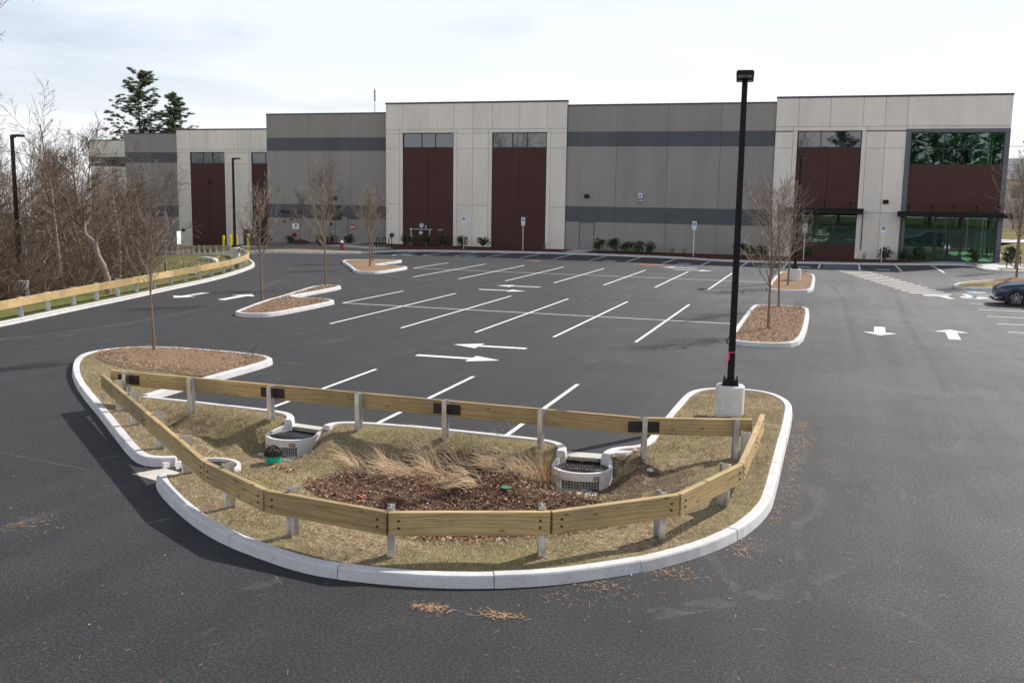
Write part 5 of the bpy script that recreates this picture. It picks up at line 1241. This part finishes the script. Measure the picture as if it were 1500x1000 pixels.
# undergrowth thicket: one uncountable mass
ur=random.Random(9); P_=[]
for v in range(5):
    b=MB()
    for k in range(60):
        a=ur.uniform(0,6.28); r0=ur.uniform(0,.9); p=Vector((r0*math.cos(a),r0*math.sin(a),-.1)); d=Vector((ur.gauss(0,.45),ur.gauss(0,.45),1)).normalized(); L=ur.uniform(1.0,3.0)
        pts=[p]; q=p.copy()
        for s_ in range(4): d=(d+Vector((ur.gauss(0,.22),ur.gauss(0,.22),-.08))).normalized(); q=q+d*L/4; pts.append(q.copy())
        b.tube([tuple(x) for x in pts],[.012,.01,.008,.006,.004],3,0,cap=False)
        for j in range(5):
            i=ur.randint(1,3); p2=pts[i]; d2=(d+Vector((ur.gauss(0,.8),ur.gauss(0,.8),ur.gauss(0,.5)))).normalized(); b.tube([tuple(p2),tuple(p2+d2*L*.15),tuple(p2+d2*L*.28+Vector((0,0,.03)))],[.007,.005,.004],3,0,cap=False)
    P_.append((np.array(b.v),np.array([f for f in b.f])))
AV=[];AF=[];off=0;cnt=0;tries=0
while cnt<250 and tries<9000:
    tries+=1
    x=ur.uniform(-90,-19); y=ur.uniform(2,92); px,py,f=cam_px(x,y,0); d=dist_poly(x,y,LKs,False)
    if f<24 or f>115 or px<-60 or px>212 or d<3.4: continue
    if px>185 and f<55: continue
    if px>165 and f>45 and f<50: continue
    if x>-72 and y>76: continue
    v,fc=P_[cnt%5]; a=ur.uniform(0,6.28); s=ur.uniform(.8,1.45); c_,s_=math.cos(a)*s,math.sin(a)*s
    w=np.empty_like(v); w[:,0]=v[:,0]*c_-v[:,1]*s_+x; w[:,1]=v[:,0]*s_+v[:,1]*c_+y; w[:,2]=v[:,2]*s+h_out(x,y); AV.append(w); AF.append(fc+off); off+=len(v); cnt+=1
def np_mesh(name,V_,F_,mat,kind='stuff',parent=None):
    me=bpy.data.meshes.new(name); V_=np.asarray(V_,dtype=np.float32); F_=np.asarray(F_,dtype=np.int32); k=F_.shape[1]
    me.vertices.add(len(V_)); me.vertices.foreach_set('co',V_.ravel()); me.loops.add(F_.size); me.loops.foreach_set('vertex_index',F_.ravel())
    me.polygons.add(len(F_)); me.polygons.foreach_set('loop_start',np.arange(0,F_.size,k,dtype=np.int32)); me.update(calc_edges=True); me.validate()
    me.materials.append(M[mat]); o=bpy.data.objects.new(name,me); col.objects.link(o)
    if kind: o['kind']=kind
    if parent: o.parent=parent
    return o
tag(np_mesh('undergrowth',np.concatenate(AV),np.concatenate(AF),'ftwig'),'tangled bare brown undergrowth filling the woodland','undergrowth')
print('undergrowth',cnt,'trees',nm)
# forest floor under the wood
# clinging dead leaves
def scatter_quads(n,fn,size,mat,name,label,cat,seed=1,asp=.5,flat=.25,bend=0):
    rg=np.random.default_rng(seed); P=fn(n,rg); n=len(P)
    L=rg.uniform(size*.5,size*1.2,n)[:,None]; a=rg.uniform(0,6.283,n); t=rg.normal(0,flat,n)
    u=np.stack([np.cos(a)*np.cos(t),np.sin(a)*np.cos(t),np.sin(t)],1); w=np.stack([-np.sin(a),np.cos(a),rg.normal(0,flat,n)],1)
    V_=np.stack([P-u*L/2-w*L*asp/2,P+u*L/2-w*L*asp/2,P+u*L/2+w*L*asp/2,P-u*L/2+w*L*asp/2],1).reshape(-1,3)
    F_=np.arange(4*n).reshape(n,4)
    return tag(np_mesh(name,V_,F_,mat),label,cat)
def leaves_fn(n,rg):
    out=[]
    while len(out)<n:
        x=rg.uniform(-34,-19); y=rg.uniform(8,40); px,py,f=cam_px(x,y,1)
        if 40<px<215 and dist_poly(x,y,LKs,False)>3.2: out.append((x,y,h_out(x,y)+rg.uniform(.6,4.2)))
    return np.array(out)
scatter_quads(1300,leaves_fn,.055,'leaf','clinging_leaves','orange brown dead leaves clinging in the woodland brush','leaves',5,.7,.8)
# ---- pines
def pine(label,x,y,z,H,seed,br=1.0):
    rr=random.Random(seed); t=thing('pine_tree',label,'tree',(x,y,z),0,'tall pines behind the building')
    T=MB(); pts=[(0,0,-.5)]; 
    for k in range(1,11): pts.append((rr.gauss(0,.06)*k*.3,rr.gauss(0,.06)*k*.3,H*k/10))
    T.tube(pts,[.38*(1-k/10.6) for k in range(11)],9); NV=[];
    B=T
    for k in range(88):
        hh=H*(.30+.68*(k/88)**.9); f=(hh/H); base=Vector(pts[min(9,int(f*10))]).lerp(Vector(pts[min(10,int(f*10)+1)]),f*10-int(f*10)) if f<1 else Vector(pts[10])
        L=br*H*.46*(1.06-f)**.72*rr.uniform(.5,1.15); a=rr.uniform(0,6.28); d=Vector((math.cos(a),math.sin(a),rr.uniform(-.08,.22)+.42*f*f)).normalized()
        bp=[base]; q=base.copy(); 
        for s_ in range(5): d=(d+Vector((rr.gauss(0,.12),rr.gauss(0,.12),.07))).normalized(); q=q+d*L/5; bp.append(q.copy())
        B.tube([tuple(p) for p in bp],[.09*(1-f*.6)*(1-i/5.6) for i in range(6)],4,0,cap=False)
        for j in range(int(16+14*(1-f))):
            i=rr.choice([1,2,3,3,4,4,5,5]); c=bp[i]+Vector((rr.gauss(0,.36),rr.gauss(0,.36),rr.gauss(.07,.07)))*(L/5+.3)*.9
            for m_ in range(44):
                dd=Vector((rr.gauss(0,1),rr.gauss(0,1),rr.gauss(.35,.4))).normalized(); w=dd.orthogonal().normalized(); w.rotate(Matrix.Rotation(rr.uniform(0,6.28),3,dd)); l=rr.uniform(.2,.42)
                NV+= [c-w*.03,c+w*.03,c+dd*l+w*.02]
    T.build('trunk','pbark',t)
    V_=np.array([tuple(v) for v in NV]); o=np_mesh('crown',V_,np.arange(len(V_)).reshape(-1,3),'pine',kind=None,parent=t)
    return t
pine('tall dark pine rising above the woodland, the larger of the two behind the left building',-79.2,96.7,-2,22.6,5,.78)
pine('smaller dark pine right of the tallest pine behind the left building',-75.8,99.5,-2,19.9,6,.66)
pine('pine whose crown just shows above the parapet left of the tall grey wall',-58,118,-3,18.2,8,.7)
pb_=pine('pine behind the viewpoint across the drive',12,-70,0,19,9)
for x_,y_,s_,r_ in ((24,-60,1.0,1),(29,-64,1.1,2.2),(34,-58,1.05,4),(40,-66,1.0,5),(-18,-66,.9,3)): copy_tree(pb_,(x_,y_,0),r_,'pine behind the viewpoint across the drive',s_)
# ---- dry ornamental grass clumps in the rain garden
def clump(label,x,y,n,L,lean,seed,spread=.16):
    rr=random.Random(seed); m=MB(); z0=h_main(x,y)
    for k in range(n):
        a=rr.uniform(0,6.28); r0=abs(rr.gauss(0,spread)); p=Vector((r0*math.cos(a),r0*math.sin(a),.0)); l=L*rr.uniform(.45,1.15)
        d=Vector((lean[0]+rr.gauss(0,.35),lean[1]+rr.gauss(0,.3),1.0 if rr.random()<.5 else .3)).normalized(); w=rr.uniform(.0022,.0042)
        side=Vector((d.y,-d.x,.001)).normalized(); pts=[p.copy()]; q=p.copy(); g=rr.uniform(.10,.34)
        for s_ in range(6):
            q=q+d*l/6; d=(d+Vector((lean[0]*.12,lean[1]*.12,-g))+Vector((rr.gauss(0,.06),rr.gauss(0,.06),0))).normalized()
            if q.z<.03: q.z=.03+rr.random()*.05; d.z=abs(d.z)*.2
            pts.append(q.copy())
        n0=len(m.v)
        for i,pp in enumerate(pts):
            ww=w*(1-.75*i/6); m.v.append(tuple(pp-side*ww)); m.v.append(tuple(pp+side*ww+Vector((0,0,ww*.8))))
        for i in range(6): m.f.append((n0+2*i,n0+2*i+1,n0+2*i+3,n0+2*i+2)); m.m.append(0)
        if rr.random()<.12: # seed head
            e=pts[-1]; 
            for u_ in range(8):
                dd=Vector((rr.gauss(0,.6),rr.gauss(0,.6),rr.gauss(0,.5))).normalized()*.05; n1=len(m.v); m.v+=[tuple(e),tuple(e+dd),tuple(e+dd*.6+Vector((.006,.004,.01)))]; m.f.append((n1,n1+1,n1+2)); m.m.append(0)
    o=m.build('dry_grass_clump','straw'); o.location=(x,y,z0); tag(o,label,'grass clump','dry ornamental grass clumps in the rain garden')
CLS=1.08
CL=[(3.45,-2.6,130,.62,(-1.0,.35),'dry straw clump fallen left, leftmost of the row'),(4.05,-2.35,260,.85,(-.75,.55),'tall straw clump leaning left, second from the left'),(4.5,-2.55,240,.7,(-.8,-.1),'flattened straw clump beside the tall left clump'),(4.95,-2.35,330,.75,(-.45,.1),'dense rounded straw clump left of the middle'),(5.3,-2.05,200,.85,(-.8,.6),'wispy straw clump with arching stems behind the dense one'),(5.75,-2.45,180,.6,(-.5,-.45),'low straw clump falling towards the camera'),(5.95,-2.0,170,.75,(-.85,.35),'straw clump leaning left near the middle right'),(5.9,-2.95,150,.65,(-.95,-.5),'sprawling flat straw clump nearest the front rail'),(6.4,-2.25,240,.85,(-.7,.4),'arching straw clump left of the upright one'),(6.83,-2.2,420,.72,(.02,.03),'upright dense straw clump beside the leaf filled inlet')]
for i,(x,y,n,L,ln,lb) in enumerate(CL): clump(lb,x,y,int(n*1.0),L*CLS,ln,200+i,spread=.13 if i<9 else .09)
# ---- small litter
def in_poly_fn(poly,zf,holes=(),lift=.01,camlim=None):
    xs=[p[0] for p in poly]; ys=[p[1] for p in poly]
    def fn(n,rg):
        out=[]
        while len(out)<n:
            x=rg.uniform(min(xs),max(xs)); y=rg.uniform(min(ys),max(ys))
            if inside(x,y,poly) and not any(inside(x,y,h) for h in holes): out.append((x,y,zf(x,y)+lift+rg.uniform(0,.012)))
        return np.array(out)
    return fn
scatter_quads(15000,in_poly_fn(MBED,lambda x,y:h_main(x,y)+.03),.040,'chips','mulch_chips','loose dark wood chips in the rain garden bed','mulch',11,.42,.45)
scatter_quads(9000,in_poly_fn(offset_path(ccw(TIPM),.08,True),lambda x,y:.165),.036,'lchips','mulch_chips','loose light wood chips on the island tip','mulch',12,.45,.4)
scatter_quads(7000,in_poly_fn(offset_path(ccw(ID),.24,True),lambda x,y:.145+.07*math.exp(-((x-9.3)**2+(y-17.3)**2)/.35)),.045,'lchips','mulch_chips','loose light wood chips on the middle island','mulch',13,.45,.4)
scatter_quads(6000,in_poly_fn(offset_path(ccw(IB),.22,True),lambda x,y:.145),.045,'lchips','mulch_chips','loose light wood chips on the left island','mulch',14,.45,.4)
scatter_quads(1700,in_poly_fn(LEAFBED,h_main),.085,'leaf','leaf_litter','pale dead leaves gathered behind the front guardrail','leaves',15,.6,.6)
scatter_quads(500,in_poly_fn(blob(2.3,-3.5,.6,.26,R(-8),seed=21),h_main),.07,'leaf','leaf_litter','dead leaves around the left inlet','leaves',16,.6,.5)
a=R(12); c0=INLETS[1]['c']; 
IL=[inlet_world(lx,ly,INLETS[1]) for lx,ly in ((-.34,-.03),(.34,-.03),(.37,-.4),(.2,-.7),(-.2,-.7),(-.37,-.4))]
scatter_quads(420,in_poly_fn(IL,lambda x,y:-.11),.06,'leaf','leaf_litter','brown dead leaves lying on the right inlet grate','leaves',17,.6,.4)
# turf blades
def blades(n,fn,h,mat,name,label,seed):
    rg=np.random.default_rng(seed); P=fn(n,rg); a=rg.uniform(0,6.283,len(P)); hh=rg.uniform(h*.4,h*1.2,len(P)); ln=rg.normal(0,.9,(len(P),2))*hh[:,None]; w=.0035
    A=P+np.stack([-np.sin(a)*w,np.cos(a)*w,-.012+0*a],1); B_=P+np.stack([np.sin(a)*w,-np.cos(a)*w,-.012+0*a],1); C=P+np.stack([ln[:,0],ln[:,1],hh],1)
    V_=np.stack([A,B_,C],1).reshape(-1,3); return tag(np_mesh(name,V_,np.arange(len(V_)).reshape(-1,3),mat),label,'grass')
def turf_fn(n,rg):
    out=[]; Mi2=offset_path(ccw(MAIN),.2,True)
    while len(out)<n:
        x=rg.uniform(-8,10.6); y=rg.uniform(-7.6,5.8)
        if not inside(x,y,Mi2) or inside(x,y,MBED) or (inside(x,y,TIPM)) : continue
        if any(abs(inlet_local(x,y,I)[0])<.56 and -1.1<inlet_local(x,y,I)[1]<.4 for I in INLETS): continue
        g=math.sin(x*1.7+y*.8)*math.sin(y*2.3-x*.5)+.35*math.sin(x*5.1+2)*math.sin(y*6.3)
        if g<-.1 and rg.random()<.55: continue
        out.append((x,y,h_main(x,y)))
    return np.array(out)
blades(100000,turf_fn,.042,'dryblades','turf_grass','short dormant turf on the planted island',31)
def green_fn(n,rg):
    out=[]; Mi2=offset_path(ccw(MAIN),.25,True)
    while len(out)<n:
        x=rg.uniform(-8,10.6); y=rg.uniform(-7.6,5.8)
        if not inside(x,y,Mi2) or inside(x,y,MBED) or inside(x,y,TIPM): continue
        g=math.sin(x*1.7+y*.8+1)*math.sin(y*2.3-x*.5)+.4*math.sin(x*4.1)*math.sin(y*5.3+1)
        if g<.12 or any(abs(inlet_local(x,y,I)[0])<.56 and -1.1<inlet_local(x,y,I)[1]<.4 for I in INLETS): continue
        out.append((x,y,h_main(x,y)))
    return np.array(out)
blades(15000,green_fn,.042,'blades','turf_grass','greener patches of turf on the planted island',32)
def lawn_fn(n,rg):
    out=[]
    while len(out)<n:
        x=rg.uniform(-19,-14); y=rg.uniform(1,20); d=dist_poly(x,y,LKs,False)
        if d<.2 or d>2.5 or inside(x,y,ASPH): continue
        out.append((x,y,h_out(x,y)))
    return np.array(out)
# pine needle litter on the asphalt
def needle_fn(n,rg):
    out=[]
    cl=[(7.24,-8.08,.13,.06,150),(8.0,-8.0,.12,.05,110),(10.88,2.8,.07,.35,130),(10.93,1.3,.12,.5,190),(10.85,.1,.07,.5,110),(10.84,-1.5,.07,.6,90),(10.75,-3.2,.09,.4,70),(10.35,-4.9,.14,.25,90),(9.6,-6.1,.22,.12,90),(8.95,-6.85,.25,.10,60),(8.6,-7.3,.3,.12,30),(1.0,-7.4,.25,.2,60),(-2.4,5.4,.2,.06,40),(-8.2,15.5,.1,1.2,80),(10.75,18,.1,2.5,90),(-22.3,36.0,.3,.9,120),(-17,17.5,.2,2.5,70),(-15.4,11,.15,2,60)]
    for x,y,sx,sy,k in cl:
        for _ in range(k): out.append((x+rg.normal(0,sx),y+rg.normal(0,sy),.006+rg.uniform(0,.02)))
    for _ in range(190): out.append((rg.uniform(-3,12),rg.uniform(-11.5,-5.5),.007)); 
    for _ in range(110): out.append((rg.uniform(8,14),rg.uniform(-9,0),.007))
    return np.array([p for p in out if not inside(p[0],p[1],MAIN)])
def needle_mesh(fn,mat,name,label,seed):
    rg=np.random.default_rng(seed); P=fn(0,rg); n=len(P); a=rg.uniform(0,6.283,n); L=rg.lognormal(-3.0,.5,n).clip(.02,.13); w=.0015+.0018*rg.random(n)
    u=np.stack([np.cos(a),np.sin(a),rg.normal(0,.12,n)],1)*L[:,None]/2; s=np.stack([-np.sin(a),np.cos(a),0*a],1)*w[:,None]
    V_=np.stack([P-u-s,P+u-s,P+u+s,P-u+s],1).reshape(-1,3); V_[:,2]=np.maximum(V_[:,2],.004)
    return tag(np_mesh(name,V_,np.arange(4*n).reshape(n,4),mat),label,'litter')
needle_mesh(needle_fn,'needles','needle_litter','orange pine needle litter strewn on the asphalt by the kerbs',41)
def pebbles(n,rg): return np.array([p for p in [(rg.uniform(-6,14),rg.uniform(-12,4),.008) for _ in range(n)] if not inside(p[0],p[1],MAIN)])
scatter_quads(120,pebbles,.022,'leaf','small_debris','pale specks of grit and leaf on the asphalt','litter',42,.8,.3)
scatter_quads(500,in_poly_fn([(-30,33),(-24,33),(-24,38),(-30,42),(-36,44)],h_out,lift=.03),.1,'leaf','leaf_litter','dead leaves scattered on the lawn inside the bend','leaves',44,.6,.4)
# headwall in the lawn and riprap
t=thing('pipe_headwall','curved pale concrete headwall in the lawn inside the guardrail bend','headwall',(-27.6,38.2,h_out(-27.6,38.2)))
mb=MB(); pts=[(-1.6,1.0),(-.9,.75),(0,.2),(.6,-.5),(.9,-1.2)]
for a_,b_ in zip(pts,pts[1:]):
    dx,dy=b_[0]-a_[0],b_[1]-a_[1]; L=math.hypot(dx,dy); nx,ny=-dy/L*.12,dx/L*.12; mb.prism([(a_[0]-nx,a_[1]-ny),(b_[0]-nx,b_[1]-ny),(b_[0]+nx,b_[1]+ny),(a_[0]+nx,a_[1]+ny)],-.5,.16)
mb.build('wall','conc',t)
for i in range(26):
    x=-21.5-fr.uniform(0,3.2); y=24.5+fr.uniform(0,5.5); m_,l_=rock(x,y,h_out(x,y)+.1,fr.uniform(.12,.3),300+i)
    if dist_poly(x,y,LKs,False)<1.6: continue
    o=m_.build('riprap_stone',['conc','joint'][0],smooth=True); o.location=l_; tag(o,'pale riprap stone behind the left guardrail','stone','riprap stones behind the left guardrail')
# ------------------------------------------------------------------ sky, sun, camera
w=bpy.data.worlds.new('World'); scene.world=w; w.use_nodes=True; nt=w.node_tree; nt.nodes.clear()
out=nt.nodes.new('ShaderNodeOutputWorld'); bg=nt.nodes.new('ShaderNodeBackground'); sky=nt.nodes.new('ShaderNodeTexSky')
EL=R(40.5); sd_=Vector((.534*math.cos(EL),.845*math.cos(EL),math.sin(EL)))
sky.sky_type='NISHITA'; sky.sun_disc=False; sky.sun_elevation=EL; sky.sun_rotation=math.atan2(.534,.845); sky.altitude=50; sky.air_density=1.0; sky.dust_density=1.5; sky.ozone_density=1.0
tc=nt.nodes.new('ShaderNodeTexCoord'); mp=nt.nodes.new('ShaderNodeMapping'); mp.inputs['Rotation'].default_value=(0,0,R(25)); mp.inputs['Scale'].default_value=(1.1,1.1,7.5)
lk(nt,tc.outputs['Generated'],mp.inputs[0])
n1=noise(nt,mp.outputs[0],1.25,6,.5,.4)
sp_=nt.nodes.new('ShaderNodeSeparateXYZ'); lk(nt,tc.outputs['Generated'],sp_.inputs[0])
cf=ramp(nt,n1,[(.36,.42),(.47,1.0)])
# thin high cloud lies towards the horizon and thins out overhead
cf=mix(nt,1,cf,ramp(nt,sp_.outputs['Z'],[(.30,1.0),(.62,.12)]),'MULTIPLY')
cloudc=mix(nt,ramp(nt,noise(nt,mp.outputs[0],.8,3,.5),[(.35,0.0),(.6,1.0)]),(7.3,7.8,8.6),(8.7,8.85,9.0))
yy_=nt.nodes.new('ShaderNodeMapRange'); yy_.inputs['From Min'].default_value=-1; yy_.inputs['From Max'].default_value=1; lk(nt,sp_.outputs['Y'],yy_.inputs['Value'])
cloudc=mix(nt,1,cloudc,ramp(nt,yy_.outputs[0],[(0,1.6),(.45,1.0)]),'MULTIPLY')  # unseen clouds behind the viewer brightened to lift the shaded facade
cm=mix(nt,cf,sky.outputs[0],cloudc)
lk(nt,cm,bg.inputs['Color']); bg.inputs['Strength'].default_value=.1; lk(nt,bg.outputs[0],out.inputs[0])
sl=bpy.data.lights.new('sun','SUN'); sl.energy=4.6; sl.angle=R(.55); sl.color=(1,.955,.89); so=bpy.data.objects.new('sun',sl); col.objects.link(so)
so.rotation_euler=sd_.to_track_quat('Z','Y').to_euler()
cam=bpy.data.cameras.new('camera'); co=bpy.data.objects.new('camera',cam); col.objects.link(co)
F_=Vector((-.303759,.941660,-.144938)); R_=Vector((.950910,.309091,.015253)); U_=Vector((-.059162,.133190,.989323))
co.matrix_world=Matrix(((R_.x,U_.x,-F_.x,11.2695),(R_.y,U_.y,-F_.y,-17.7551),(R_.z,U_.z,-F_.z,4.5496),(0,0,0,1)))
cam.sensor_width=36; cam.sensor_fit='HORIZONTAL'; cam.lens=1445/1500*36; cam.clip_end=3000; cam.clip_start=.1
scene.camera=co
scene.view_settings.view_transform='Standard'; scene.view_settings.look='None'; scene.view_settings.exposure=.33; scene.view_settings.gamma=1
